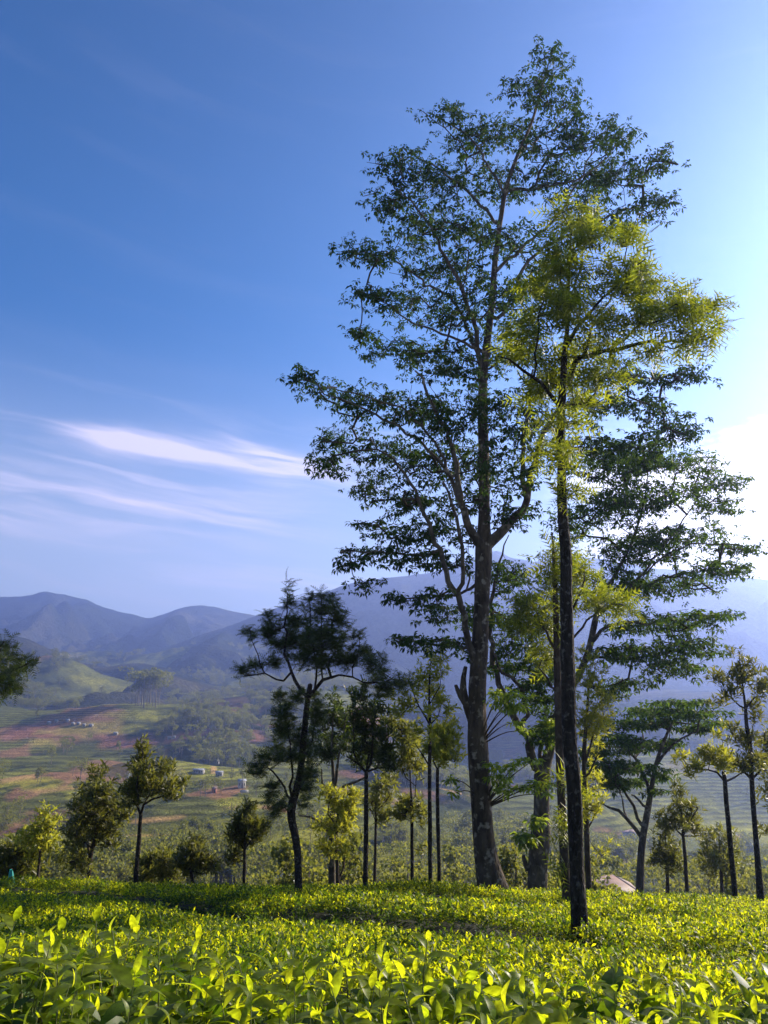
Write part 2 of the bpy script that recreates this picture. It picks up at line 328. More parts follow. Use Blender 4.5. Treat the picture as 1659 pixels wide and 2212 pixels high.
# ------------------------------------------------------------------ terrain
def prof(pts):
    d = np.array([p[0] for p in pts], float); z = d * np.tan(np.radians(elev([p[1] for p in pts])))
    ld = np.log(d); g = np.linspace(ld[0], ld[-1], 240); zz = np.interp(g, ld, z / d)
    k = np.hanning(15); k /= k.sum(); zp = np.pad(zz, 7, mode='edge'); zz = np.convolve(zp, k, 'valid')
    return lambda x: np.interp(np.log(np.maximum(x, d[0])), g, zz) * np.maximum(x, d[0])
P_near = [(1.0, 2190), (2.1, 2090), (2.6, 2330), (3.5, 2262), (5, 2140), (6, 2082), (7, 2050), (9, 2024), (14, 1955), (18, 1934), (21, 1919)]
far = [(23, 1922), (27, 1942), (36, 1965), (55, 1985), (85, 1985)]
PL = prof(P_near + far + [(130, 1962), (180, 1922), (230, 1877), (280, 1838), (330, 1795), (380, 1750), (430, 1708), (500, 1662), (580, 1622), (700, 1548), (850, 1518), (1100, 1482), (1500, 1440), (2600, 1400)])
PR = prof(P_near + far + [(130, 1967), (180, 1940), (250, 1896), (330, 1856), (420, 1805), (520, 1742), (600, 1685), (700, 1662), (900, 1640), (1300, 1592), (1800, 1540), (2600, 1480)])
BUMPS = [(410, 330, 5, 42, 34), (60, 400, 9, 50, 40), (300, 700, 12, 95, 60), (490, 600, 12, 42, 50), (1480, 610, 17, 80, 60), (1640, 260, 9, 26, 32),
         (1000, 470, 8, 80, 60), (160, 520, 8, 50, 40), (720, 560, 8, 60, 50), (330, 480, 7, 40, 30), (1250, 800, 14, 110, 70), (100, 1000, 30, 120, 90), (1700, 900, 20, 150, 80)]
def canopy_raw(x, y):
    r = np.hypot(x, y); a = np.degrees(np.arctan2(x, y))
    w = sstep(18, 60, r); d = np.where(r < 60, np.maximum(y, 1.0) * (1 - w) + r * w, r)
    wl = sstep(-6, 9, a)
    z = PL(d) * (1 - wl) + PR(d) * wl
    return z
def terrain(x, y):
    """canopy / land height without tea rows"""
    x = np.asarray(x, float); y = np.asarray(y, float)
    r = np.hypot(x, y)
    z = canopy_raw(x, y)
    z = z - sstep(3.0, 16, y) * 0.026 * np.clip(x, 0, 14) * (1 - sstep(40, 120, r))
    am = sstep(60, 400, r)
    z = z + am * 0.042 * np.minimum(r, 1200) * fbm(x / 260, y / 260, 1, 5, 0.45) + sstep(90, 200, r) * 1.6 * fbm(x / 30, y / 30, 9, 4)
    z = z + sstep(350, 900, r) * 38 * (ridged(x / 420 + 3, y / 420, 4, 4) - 0.6)
    for (u, d, h, sl, sd_) in BUMPS:
        c = at(u, 1650, d); z = z + h * np.exp(-((x - c[0]) / sl) ** 2 - ((y - c[1]) / sd_) ** 2)
    return z
def hit(u, v, lo=22.0, hi=2500.0):
    """distance at which the picture ray meets the land beyond the crest"""
    e = at(u, v, 1.0); ds = np.exp(np.linspace(math.log(lo), math.log(hi), 900))
    zt = terrain(e[0] * ds, ds); below = zt > e[2] * ds
    i = int(np.argmax(below)) if below.any() else len(ds) - 1
    return ds[i]

# tea rows: dark gaps between the bushes of the field
GAPS_UV = [[(840, 1937), (920, 1940), (1090, 1950), (1230, 1968), (1380, 1981), (1505, 1992), (1700, 2018)],
           [(420, 1962), (560, 1985), (700, 1990), (830, 1998), (955, 2018), (1040, 2026), (1240, 2046), (1500, 2075)],
           [(1275, 2000), (1380, 2006), (1480, 2020), (1720, 2052)],
           [(-60, 1926), (120, 1932), (300, 1944), (450, 1963)]]
def near_hit(u, v):
    e = at(u, v, 1.0); ds = np.linspace(2.6, 23, 800)
    zt = terrain(e[0] * ds, ds); b = zt > e[2] * ds
    d = ds[int(np.argmax(b))] if b.any() else 22.0
    return (e[0] * d, d)
GAPS = [np.array([near_hit(*p) for p in g]) for g in GAPS_UV]
def gap_depth(x, y):
    x = np.asarray(x, float); y = np.asarray(y, float); out = np.zeros_like(x)
    for g in GAPS:
        for a, b in zip(g[:-1], g[1:]):
            ab = b - a; t = np.clip(((x - a[0]) * ab[0] + (y - a[1]) * ab[1]) / (ab @ ab + 1e-9), 0, 1)
            dd = np.hypot(x - a[0] - t * ab[0], y - a[1] - t * ab[1])
            out = np.maximum(out, np.exp(-(dd / 0.36) ** 4))
    return out
def row_steps(x, y):
    """each row of bushes stands a little proud of the plucking path in front of it"""
    x = np.asarray(x, float); y = np.asarray(y, float); add = np.zeros_like(x); face = np.zeros_like(x)
    for g in GAPS:
        o = np.argsort(g[:, 0]); gx, gy = g[o, 0], g[o, 1]
        s = y - np.interp(x, gx, gy) - 0.25 * fbm(x / 0.9, x * 0 + gy[0], 15, 3)
        m = sstep(gx[0] - 1.0, gx[0] + 0.8, x) * (1 - sstep(gx[-1] - 0.8, gx[-1] + 1.0, x))
        h = 0.25 + 0.12 * fbm(x / 1.3, x * 0 + gy[0], 16, 2)
        add = add + m * (h * np.exp(-np.clip(s, 0, None) / 1.8) * sstep(-0.12, 0.10, s) - 0.22 * np.exp(-np.clip(-s, 0, None) / 0.9) * (1 - sstep(-0.12, 0.10, s)))
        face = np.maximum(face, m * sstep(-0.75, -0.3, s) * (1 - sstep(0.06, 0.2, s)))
    return add, face
def tea_top(x, y):
    z = terrain(x, y) + row_steps(x, y)[0]
    z = z + 0.075 * fbm(np.asarray(x) / 0.9, np.asarray(y) / 1.2, 7, 3) + 0.05 * fbm(np.asarray(x) / 3, np.asarray(y) / 3, 8, 2)
    z = z - 0.15 * gap_depth(x, y)
    yy = np.asarray(y, float)
    z = z - 0.35 * np.exp(-((yy - 2.25 - 0.05 * np.asarray(x)) / 0.2) ** 4)
    return z

def grid_faces(n, m):
    i = np.arange(n - 1)[:, None] * m; j = np.arange(m - 1)[None]
    return np.stack([i + j, i + j + 1, i + m + j + 1, i + m + j], -1).reshape(-1, 4)

# near hill: soil and a sheet coloured near-black for shade inside the bushes, all round the camera
def build_near():
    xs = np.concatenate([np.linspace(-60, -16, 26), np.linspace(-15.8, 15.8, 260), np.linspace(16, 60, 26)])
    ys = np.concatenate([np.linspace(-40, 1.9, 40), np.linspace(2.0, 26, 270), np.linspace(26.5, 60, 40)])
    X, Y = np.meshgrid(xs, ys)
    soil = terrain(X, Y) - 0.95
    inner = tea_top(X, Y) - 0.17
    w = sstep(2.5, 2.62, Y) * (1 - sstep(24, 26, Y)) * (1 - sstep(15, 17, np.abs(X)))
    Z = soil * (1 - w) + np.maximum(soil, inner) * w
    me = new_mesh('tea_ground', np.stack([X, Y, Z], -1).reshape(-1, 3), grid_faces(len(ys), len(xs)), plain('bush_shade_soil', (0.006, 0.009, 0.003), 1.0, 0.5, 5), True)
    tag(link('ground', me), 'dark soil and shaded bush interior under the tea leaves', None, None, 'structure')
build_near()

def cover_cols():
    return dict(tea=(0.17, 0.18, 0.040), grass=(0.38, 0.36, 0.04), soil=(0.36, 0.16, 0.11), wood=(0.035, 0.045, 0.020), path=(0.55, 0.34, 0.13), dry=(0.36, 0.29, 0.07), rust=(0.16, 0.085, 0.055))
CC = cover_cols()
# (kind, u, v, half-width u, half-height v, strength): fields found in the photograph, laid on the land where the sight line meets it
PATCHES = [('soil', 60, 1580, 75, 16, .9), ('soil', 30, 1625, 45, 12, .8), ('soil', 95, 1668, 60, 10, .9), ('soil', 250, 1650, 90, 14, .8), ('soil', 430, 1582, 70, 12, .8),
           ('soil', 300, 1603, 45, 10, .9), ('soil', 350, 1622, 40, 8, .8), ('soil', 470, 1705, 60, 12, .9), ('soil', 590, 1742, 50, 9, .9), ('soil', 520, 1530, 70, 12, .8), ('soil', 600, 1560, 60, 10, .6),
           ('dry', 480, 1598, 45, 12, 1.), ('dry', 60, 1385, 30, 12, .9), ('dry', 110, 1415, 50, 10, .8), ('dry', 90, 1602, 35, 8, .8), ('dry', 380, 1672, 40, 8, .5),
           ('grass', 200, 1570, 120, 14, .5), ('grass', 330, 1545, 90, 12, .55), ('grass', 60, 1690, 90, 14, .8), ('grass', 190, 1712, 60, 10, .8), ('grass', 250, 1880, 110, 26, 1.), ('grass', 130, 1845, 130, 18, .7),
           ('grass', 420, 1850, 90, 9, .9), ('grass', 560, 1840, 60, 10, .6), ('grass', 530, 1725, 60, 10, .6), ('grass', 460, 1880, 60, 12, .8), ('grass', 330, 1900, 80, 14, .8),
           ('path', 20, 1677, 60, 2.2, .8), ('path', 120, 1702, 60, 2.2, .8), ('path', 340, 1768, 60, 2.0, .9), ('path', 430, 1752, 60, 2.0, .9), ('path', 500, 1741, 30, 2.5, .8), ('path', 300, 1800, 120, 1.5, .6), ('path', 461, 1660, 7, 12, 1.),
           ('wood', 450, 1640, 90, 22, .9), ('wood', 300, 1655, 60, 14, .7), ('wood', 40, 1520, 90, 20, .8), ('wood', 130, 1480, 120, 18, .8), ('wood', 200, 1745, 60, 12, .5),
           ('rust', 340, 1840, 60, 10, .9), ('soil', 560, 1585, 40, 10, .5), ('dry', 1480, 1652, 55, 12, 1.), ('dry', 1430, 1665, 60, 8, .7), ('grass', 1630, 1805, 60, 16, .9), ('path', 1597, 1812, 8, 14, 1.), ('grass', 1600, 1880, 50, 10, .9),
           ('soil', 1340, 1800, 60, 8, .6), ('soil', 770, 1560, 60, 12, .5), ('soil', 900, 1710, 70, 6, .6), ('soil', 800, 1715, 70, 6, .6), ('path', 870, 1708, 110, 1.5, .7), ('path', 1000, 1712, 70, 1.5, .7),
           ('grass', 700, 1800, 80, 14, .6), ('grass', 1000, 1690, 90, 12, .4), ('grass', 1050, 1790, 80, 12, .4), ('grass', 600, 1500, 60, 8, .5), ('rust', 470, 1515, 60, 8, .5)]
def paint_cover(X, Y):
    n = X.shape; col = np.zeros(n + (4,)); r = np.hypot(X, Y)
    tea = np.array(CC['tea']); wood = np.array(CC['wood'])
    f = sstep(-0.10, 0.22, fbm(X / 120, Y / 120, 21, 5, 0.6) + 0.35 * sstep(700, 1300, r) - 0.06)
    c = tea[None, None] * (1 - f[..., None]) + wood[None, None] * f[..., None]
    g = sstep(0.12, 0.4, fbm(X / 70, Y / 70, 33, 4, 0.55)); c = c * (1 - 0.5 * g[..., None]) + np.array(CC['grass']) * 0.5 * g[..., None]
    s = sstep(0.28, 0.45, fbm(X / 60 + 7, Y / 90, 41, 4, 0.55)) * (1 - sstep(900, 1300, r)) * sstep(150, 300, r); c = c * (1 - 0.6 * s[..., None]) + np.array(CC['soil']) * 0.6 * s[..., None]
    planted = (1 - f) * 0.9
    for (k, u, v, hu, hv, st) in PATCHES:
        d = hit(u, v); d0 = hit(u, v + hv); d1 = hit(u, v - hv); p = at(u, v, d)
        sx = hu * mpu(u, v, d); sy = max(abs(d1 - d0) / 2, 1.2 if k == 'path' else 6.0); sy = min(sy, 90 if k != 'path' else 14)
        rr = np.hypot(p[0], p[1]); ca, sa = p[1] / rr, p[0] / rr           # along / across the sight line
        lx = (X - p[0]) * ca - (Y - p[1]) * sa; ly = (X - p[0]) * sa + (Y - p[1]) * ca
        q = np.sqrt((lx / sx) ** 2 + (ly / sy) ** 2) + (0.0 if k == 'path' else 0.9) * fbm(X / (sx * 0.7), Y / (sy * 0.7 + 6), 51, 4, 0.6)
        wgt = (st * (0.75 if k == 'soil' else 1.0) * (1 - sstep(0.75, 1.15, q)))[..., None]
        c = c * (1 - wgt) + np.array(CC[k]) * wgt
        planted = planted * (1 - wgt[..., 0] * (0.35 if k == 'grass' else 0.9))
    c = c * (1 + 0.22 * fbm(X / 14, Y / 14, 61, 3))[..., None]
    col[..., :3] = np.clip(c, 0.004, 1); col[..., 3] = np.clip(planted, 0, 1)
    return col
def build_hills():
    az = np.radians(np.concatenate([np.linspace(-75, -33, 40), np.linspace(-32.6, 32.6, 520), np.linspace(33, 75, 40)]))
    rr = np.exp(np.linspace(math.log(40), math.log(2600), 340))
    A, RR = np.meshgrid(az, rr); X = RR * np.sin(A); Y = RR * np.cos(A)
    Z = terrain(X, Y) - 0.95 - 0.6 * (1 - sstep(44, 60, RR))
    woodm = sstep(600, 1100, RR)
    Z = Z + woodm * 2.2 * fbm(X / 7, Y / 7, 71, 2)
    cov = paint_cover(X, Y)
    me = new_mesh('valley_hills', np.stack([X, Y, Z], -1).reshape(-1, 3), grid_faces(len(rr), len(az)), land_mat('land_valley', 0.12, 0.9, 3.4, 1.0, 1.2), True, None, {'cover': cov.reshape(-1, 4)})
    tag(link('hills', me), 'valley and lower hills with tea terraces, red soil and woods', None, None, 'structure')
build_hills()

def build_range(name, label, ridge, D0, Dfoot, vfoot, seed, amp, cols, n_az=420, n_d=150):
    ru = np.array([p[0] for p in ridge], float); rv = np.array([p[1] for p in ridge], float)
    us = np.linspace(ru[0], ru[-1], n_az); vs = np.interp(us, ru, rv)
    k = np.hanning(7); k /= k.sum(); vs = np.convolve(np.pad(vs, 3, mode='edge'), k, 'valid')
    vs = vs + 3.0 * fbm(us / 45, us * 0, seed, 4, 0.55)
    az = np.arctan((us - 829.5) / FOC / (math.cos(PITCH) + (vs - 1106) / FOC * math.sin(PITCH)))
    zr = D0 * np.tan(np.radians(elev(vs))); zf = Dfoot * np.tan(np.radians(elev(vfoot)))
    t = np.concatenate([np.linspace(-0.35, 0, 16)[:-1], np.linspace(0, 1.12, n_d)])
    T, A = np.meshgrid(t, az, indexing='ij'); ZR = zr[None] + 0 * T
    D = D0 - (D0 - Dfoot) * T
    X = D * np.tan(A); Y = D + 0 * A
    sh = np.where(T >= 0, np.clip(1 - T, -0.15, 1) ** 1.15 if False else np.sign(1 - T) * np.abs(1 - T) ** 1.15, 1 + 0.9 * T)
    Z = zf + (ZR - zf) * sh
    env = np.clip(T, 0, 1) * np.clip(1.15 - T, 0, 1) * 4
    sc = (D0 - Dfoot) * 0.30
    wx = X + 0.25 * sc * fbm(X / sc, Y / sc, seed + 3, 3); wy = Y
    Z = Z + env * amp * (ridged(wx / sc, wy / (sc * 2.2), seed, 5) - 0.62) + np.clip(env + 0.1, 0, 1) * amp * 0.17 * fbm(X / 60, Y / 60, seed + 5, 4)
    lim = D * (ZR / D0) - 2.0 - 0.03 * (D0 - D)
    Z = np.where(T > 0.004, np.minimum(Z, lim), Z)
    f = sstep(-0.12, 0.25, fbm(X / 330, Y / 330, seed + 9, 5, 0.6))[..., None]
    c = np.array(cols[0]) * (1 - f) + np.array(cols[1]) * f
    c = c * (1 + 0.35 * fbm(X / 50, Y / 50, seed + 11, 3))[..., None]
    cov = np.concatenate([np.clip(c, 0.005, 1), np.zeros(X.shape + (1,))], -1)
    me = new_mesh(name, np.stack([X, Y, Z], -1).reshape(-1, 3), grid_faces(len(t), len(az)), land_mat('land_' + name, 0.035, 0.16, 0, 1.0, 9.0), True, None, {'cover': cov.reshape(-1, 4)})
    tag(link(name, me), label, None, None, 'structure')
WD, TN = (0.035, 0.045, 0.022), (0.11, 0.10, 0.05)
build_range('foothills', 'wooded foothills rising behind the tea terraces', [(-700, 1330), (-200, 1345), (0, 1368), (57, 1378), (100, 1400), (160, 1428), (230, 1440), (300, 1432), (380, 1450), (480, 1478), (600, 1490), (800, 1500), (1100, 1500), (1400, 1482), (1659, 1470), (2300, 1450)], 1300, 830, 1530, 5, 60, (WD, TN))
build_range('mountain', 'great hazy mountain filling the sky line behind the tall trees', [(100, 1500), (240, 1455), (330, 1405), (440, 1370), (560, 1328), (640, 1297), (700, 1280), (762, 1258), (850, 1247), (944, 1236), (1000, 1216), (1050, 1194), (1077, 1188), (1102, 1205), (1150, 1214), (1242, 1202), (1330, 1213), (1400, 1225), (1500, 1236), (1659, 1252), (2400, 1300)], 2000, 1200, 1520, 8, 150, (WD, (0.07, 0.07, 0.035)))
build_range('mountain', 'far mountain range with rounded summits on the left', [(-700, 1330), (-250, 1310), (0, 1291), (40, 1289), (95, 1277), (150, 1287), (185, 1294), (212, 1308), (255, 1323), (285, 1325), (318, 1337), (345, 1329), (390, 1314), (435, 1305), (490, 1317), (560, 1330), (620, 1322), (800, 1340), (1200, 1380), (1700, 1400)], 2750, 1700, 1470, 12, 190, (WD, TN))
# ------------------------------------------------------------------ leaf templates
def blade(L, w, droop=0.25, fold=0.18, seg=1):
    """a leaf lying along +X; seg=1: four triangles"""
    if seg == 1:
        V = [(0, 0, 0), (0.5 * L, w / 2, fold * w - droop * L * 0.2), (L, 0, -droop * L), (0.5 * L, -w / 2, fold * w - droop * L * 0.2), (0.5 * L, 0, -droop * L * 0.2)]
        return np.array(V), np.array([(0, 4, 1), (4, 2, 1), (0, 3, 4), (4, 3, 2)])
    ts = np.linspace(0, 1, seg + 1); V = []; F = []
    for t in ts:
        ww = w / 2 * (math.sin(math.pi * min(1, t ** 0.8)) ** 0.8 if 0 < t < 1 else 0.03)
        x = L * t * (1 - 0.12 * droop * t); z = L * (0.25 * t - (0.25 + droop) * t * t)
        V += [(x, ww, z + fold * ww), (x, 0, z), (x, -ww, z + fold * ww)]
    for i in range(seg):
        a = 3 * i; F += [(a, a + 1, a + 4, a + 3), (a + 1, a + 2, a + 5, a + 4)]
    return np.array(V), np.array(F)
def rot_z(a): c, s = math.cos(a), math.sin(a); return np.array([(c, -s, 0), (s, c, 0), (0, 0, 1)])
def rot_y(a): c, s = math.cos(a), math.sin(a); return np.array([(c, 0, s), (0, 1, 0), (-s, 0, c)])
def rot_x(a): c, s = math.cos(a), math.sin(a); return np.array([(1, 0, 0), (0, c, -s), (0, s, c)])
def merge(parts):
    V = []; F = []; n = 0
    for v, f in parts: V.append(v); F.append(np.asarray(f) + n); n += len(v)
    return np.concatenate(V), np.concatenate(F)
def tpl_albizia(L=0.15):
    ps = []
    for i in range(9):
        v, f = blade(L * random.uniform(0.7, 1.15), L * random.uniform(0.34, 0.46), random.uniform(0.1, 0.7))
        off = np.array((random.uniform(0.0, 0.5) * L, 0, 0))
        v = (v + off) @ rot_x(random.uniform(-.8, .8)).T @ rot_y(random.uniform(-0.35, 0.75)).T @ rot_z(i * 2.4 + random.uniform(-.4, .4)).T
        ps.append((v, f))
    return merge(ps)
def frond(L, n=5, droop=0.35, wl=0.36):
    """a feather-cut leaf along +X"""
    V = []; F = []
    for i in range(n):
        t = (i + 0.6) / n; x = L * t; z = -droop * L * t * t; ll = L * wl * (math.sin(math.pi * (0.18 + 0.8 * t)) ** 0.7)
        for s in (-1, 1):
            k = len(V); w = L * 0.05
            V += [(x - w, 0, z), (x + w, 0, z), (x + ll * 0.75, s * ll, z - 0.25 * ll)]; F.append((k, k + 1, k + 2))
    k = len(V); V += [(0, L * .012, 0), (0, -L * .012, 0), (L, 0, -droop * L)]; F.append((k, k + 1, k + 2))
    return np.array(V), np.array(F)
def tpl_fern(L=0.22, up=0.6):
    ps = []
    for i in range(4):
        v, f = frond(L * random.uniform(0.7, 1.2), 5, random.uniform(0.15, 0.6))
        v = v @ rot_x(random.uniform(-.7, .7)).T @ rot_y(-up + random.uniform(-0.5, 0.5)).T @ rot_z(i * 1.7 + random.uniform(-.5, .5)).T
        ps.append((v, f))
    return merge(ps)
def tpl_lance(L=0.15, n=8, up=0.7):
    ps = []
    for i in range(n):
        v, f = blade(L * random.uniform(0.7, 1.15), L * random.uniform(0.18, 0.28), random.uniform(0.0, 0.4))
        v = v @ rot_x(random.uniform(-.5, .5)).T @ rot_y(-up + random.uniform(-0.6, 0.5)).T @ rot_z(i * 2.4 + random.uniform(-.4, .4)).T
        v = v + np.array((0, 0, L * 0.16 * i / 2))
        ps.append((v, f))
    return merge(ps)
def frames(D, jit=0.3):
    """rotation matrices whose Z column is along D with a random spin"""
    D = D + rng.normal(0, jit, D.shape); D /= np.linalg.norm(D, axis=1)[:, None] + 1e-9
    q = rng.normal(0, 1, D.shape); X = np.cross(q, D); X /= np.linalg.norm(X, axis=1)[:, None] + 1e-9
    return np.stack([X, np.cross(D, X), D], -1)
def scatter(tpls, P, Rm, sc):
    V = []; F = []; n = 0; pick = rng.integers(0, len(tpls), len(P))
    for k, (tv, tf) in enumerate(tpls):
        i = np.nonzero(pick == k)[0]
        if not len(i): continue
        v = P[i][:, None] + np.einsum('nij,kj->nki', Rm[i], tv) * sc[i][:, None, None]
        f = tf[None] + (np.arange(len(i)) * len(tv))[:, None, None] + n
        V.append(v.reshape(-1, 3)); F.append(f.reshape(-1, tf.shape[1])); n += len(i) * len(tv)
    return np.concatenate(V), np.concatenate(F)

# ------------------------------------------------------------------ tree builder
def resample(P, step):
    P = np.asarray(P, float); s = np.concatenate([[0], np.cumsum(np.linalg.norm(np.diff(P[:, :3], axis=0), axis=1))])
    n = max(3, int(s[-1] / step) + 1); q = np.linspace(0, s[-1], n)
    # Catmull-Rom through the points
    Q = []
    for x in q:
        i = min(max(np.searchsorted(s, x) - 1, 0), len(P) - 2); t = (x - s[i]) / (s[i + 1] - s[i] + 1e-9)
        p1, p2 = P[i], P[i + 1]; p0 = P[i - 1] if i > 0 else 2 * p1 - p2; p3 = P[i + 2] if i + 2 < len(P) else 2 * p2 - p1
        Q.append(0.5 * ((2 * p1) + (p2 - p0) * t + (2 * p0 - 5 * p1 + 4 * p2 - p3) * t * t + (3 * p1 - p0 - 3 * p2 + p3) * t ** 3))
    return np.array(Q)
def path3(pts, D, dz0=0.0, dz1=0.0, step=0.25):
    """pts: (u, v, width u) -> resampled (x, y, z, radius)"""
    n = len(pts); P = []
    for i, p in enumerate(pts):
        d = D + dz0 + (dz1 - dz0) * i / max(1, n - 1); w = at(p[0], p[1], d); P.append((*w, p[2] / 2 * mpu(p[0], p[1], d)))
    P = resample(np.array(P), step); P[:, 3] = np.maximum(P[:, 3], 0.006); return P

def make_tree(name, label, D, trunk, limbs, blobs, leaf, lmat, bark, group=None, n_attr=300, sprays=5, pad=0.35, lsize=0.15, depth=1.0,
              up=0.6, flat=0.25, sink=0.4, extra=None, stubs=(), twig_r=0.006, k=10, wob=0.12, flare=0.0, seed=1, cat='tree', bark_limb=None, downpen=0.5, clump=5.0):
    """trunk: (u,v,width) list; limbs: lists of (u,v,width), each starting on the trunk; blobs: (u,v,ru,rv[,density])"""
    global rng
    rng = np.random.default_rng(seed * 97 + 5); random.seed(seed * 31)
    step = max(0.12, D * 0.012)
    T = path3(trunk, D, 0, 0, step)
    # sink the foot below the tea canopy down to the soil
    foot = T[0].copy(); dirn = T[0, :3] - T[1, :3]; dirn = dirn / (np.linalg.norm(dirn) + 1e-9)
    ext = np.array([[*(T[0, :3] + np.array((dirn[0] * .3, dirn[1] * .3, -1)) * sink * s), T[0, 3] * (1.0 + 0.12 * s)] for s in (1.0, 0.5)])
    T = np.vstack([ext, T])
    base = T[0, :3].copy()
    if flare:
        hgt = T[:, 2] - T[2, 2]; T[:, 3] *= 1 + flare * np.exp(-np.clip(hgt, 0, None) / 0.5)
    root = thing(name, label, cat, base, group)
    mb = MB(); mb.tube(T[:, :3], T[:, 3], max(k, 6), wob, seed)
    link('trunk', mb.build('trunk', bark, True, base), root)
    pos = [T[:, :3]]; rad = [T[:, 3]]; nodes_ok = [np.arange(len(T)) > len(T) * 0.25]
    r_ = random.Random(seed)
    for i, lb in enumerate(limbs):
        # start at the trunk / earlier limb node nearest in the picture plane
        p0 = at(lb[0][0], lb[0][1], D); allp = np.concatenate(pos); j = int(np.argmin(np.linalg.norm((allp - p0)[:, [0, 2]], axis=1) + 0.05 * np.abs(allp[:, 1] - p0[1])))
        dz0 = allp[j, 1] - D; dz1 = dz0 + r_.uniform(-1, 1) * depth * 0.75
        Lp = path3(lb, D, dz0, dz1, step); Lp[0, :3] = allp[j]
        Lp[1:, :3] += 0.25 * step * np.array([r_.gauss(0, .5) for _ in range((len(Lp) - 1) * 3)]).reshape(-1, 3)
        m2 = MB(); m2.tube(Lp[:, :3], Lp[:, 3], max(6, k - 3), wob * 0.7, seed + i)
        link('limb', m2.build('limb', bark_limb or bark, True, base), root)
        pos.append(Lp[:, :3]); rad.append(Lp[:, 3]); nodes_ok.append(np.arange(len(Lp)) > 1)
    for st in stubs:
        Sp = path3(st, D, -0.3 * 0, 0, step); m3 = MB(); m3.tube(Sp[:, :3], Sp[:, 3], 8, 0.3, seed + 50)
        link('broken_stub', m3.build('broken_stub', bark, True, base), root)
    P0 = np.concatenate(pos); R0 = np.concatenate(rad); ok = np.concatenate(nodes_ok)
    # attractors in the crown
    wts = np.array([b[2] * b[3] * (b[4] if len(b) > 4 else 1.0) for b in blobs], float) ** 0.75
    wts /= wts.sum(); AT = []; AB = []
    for bi, (b, w) in enumerate(zip(blobs, wts)):
        n = max(1, int(round(n_attr * w))); off = rng.uniform(-1, 1) * depth
        # keep the blob's depth near the limbs that pass there
        cens = []
        while len(cens) < max(1, int(round(n / clump))):
            a = rng.uniform(-1, 1, 3)
            if a @ a <= 1: cens.append(a)
        for q_ in range(n):
            a = cens[q_ % len(cens)] + rng.normal(0, 0.17, 3) * (1, 1, 1)
            d = D + off * 0.6 + a[2] * min(depth * 0.6, b[2] * mpu(b[0], b[1], D) * 1.2 + 0.1)
            AT.append(at(b[0] + a[0] * b[2], b[1] + a[1] * b[3], d)); AB.append(bi)
    AT = np.array(AT); AB = np.array(AB)
    nmax = len(P0) + len(AT) * 40
    pos = np.zeros((nmax, 3)); par = np.full(nmax, -1); n0 = len(P0); pos[:n0] = P0; N_ = n0
    okm = np.zeros(nmax, bool); okm[:n0] = ok
    dist0 = np.array([np.min(np.linalg.norm(P0[ok] - a, axis=1)) for a in AT]); order = np.argsort(dist0)
    tips = np.zeros(len(AT), int); tdir = np.zeros((len(AT), 3))
    for ai in order:
        a = AT[ai]; dv = a - pos[:N_]; dd = np.linalg.norm(dv, axis=1)
        cost = dd + downpen * np.clip(-dv[:, 2], 0, None); cost[~okm[:N_]] = 1e9
        j = int(np.argmin(cost)); p = pos[j]; Ls = dd[j]; m = max(1, min(30, int(Ls / (step * 1.2))))
        side = rng.normal(0, 0.10 * Ls, 3); side[2] = -abs(side[2]) * 0.6 if Ls > 3 * step else side[2] * 0.5
        prev = j
        for q in range(1, m + 1):
            t = q / m; np_ = p + (a - p) * t + side * math.sin(math.pi * t) + (rng.normal(0, 0.03 * step, 3) if q < m else 0)
            pos[N_] = np_; par[N_] = prev; okm[N_] = True; prev = N_; N_ += 1
        tips[ai] = prev; e = a - pos[par[prev]]; tdir[ai] = e / (np.linalg.norm(e) + 1e-9)
    pw = 2.3; acc = np.zeros(N_)
    for i in range(N_ - 1, n0 - 1, -1):
        if acc[i] == 0: acc[i] = twig_r ** pw
        if par[i] >= n0: acc[par[i]] += acc[i]
    rr = acc ** (1 / pw); seen = np.zeros(N_, bool); seen[:n0] = True; tw = MB()
    for t in sorted(tips, key=lambda i: -rr[i]):
        ch = []; i = t
        while i >= 0 and not seen[i]: ch.append(i); seen[i] = True; i = par[i]
        if not ch: continue
        rads = [rr[c] for c in ch]
        if i >= 0: ch.append(i); rads.append(rads[-1] * 1.15)
        ch = ch[::-1]; rads = np.array(rads[::-1]); tw.tube(pos[ch], np.maximum(rads, twig_r * 0.8), 3 if rads.max() < twig_r * 2.5 else 5, 0, 0, False)
    me = tw.build('branches', M['twig'], True, base)
    if me: tag(link('branches', me, root), None, None, None, 'stuff')
    # foliage
    rep = sprays; C = np.repeat(AT, rep, 0); Dr = np.repeat(tdir, rep, 0)
    o = rng.normal(0, 1, C.shape) * pad * 0.6; o[:, 2] *= flat; C = C + o
    if leaf == 'albizia':
        tpls = [tpl_albizia(lsize) for _ in range(6)]; dirs = np.tile(np.array((0, 0, 1.0)), (len(C), 1)) + 0.25 * Dr; Rm = frames(dirs, 0.22)
    elif leaf == 'fern':
        tpls = [tpl_fern(lsize, 0.5) for _ in range(6)]; Rm = frames(Dr * (1 - up) + np.array((0, 0, 1.0)) * up, 0.35)
    else:
        tpls = [tpl_lance(lsize) for _ in range(6)]; Rm = frames(Dr * (1 - up) + np.array((0, 0, 1.0)) * up, 0.3)
    V, F = scatter(tpls, C, Rm, rng.uniform(0.75, 1.25, len(C)))
    tag(link('foliage', new_mesh('foliage', V - base, F, lmat, False), root), None, None, None, 'stuff')
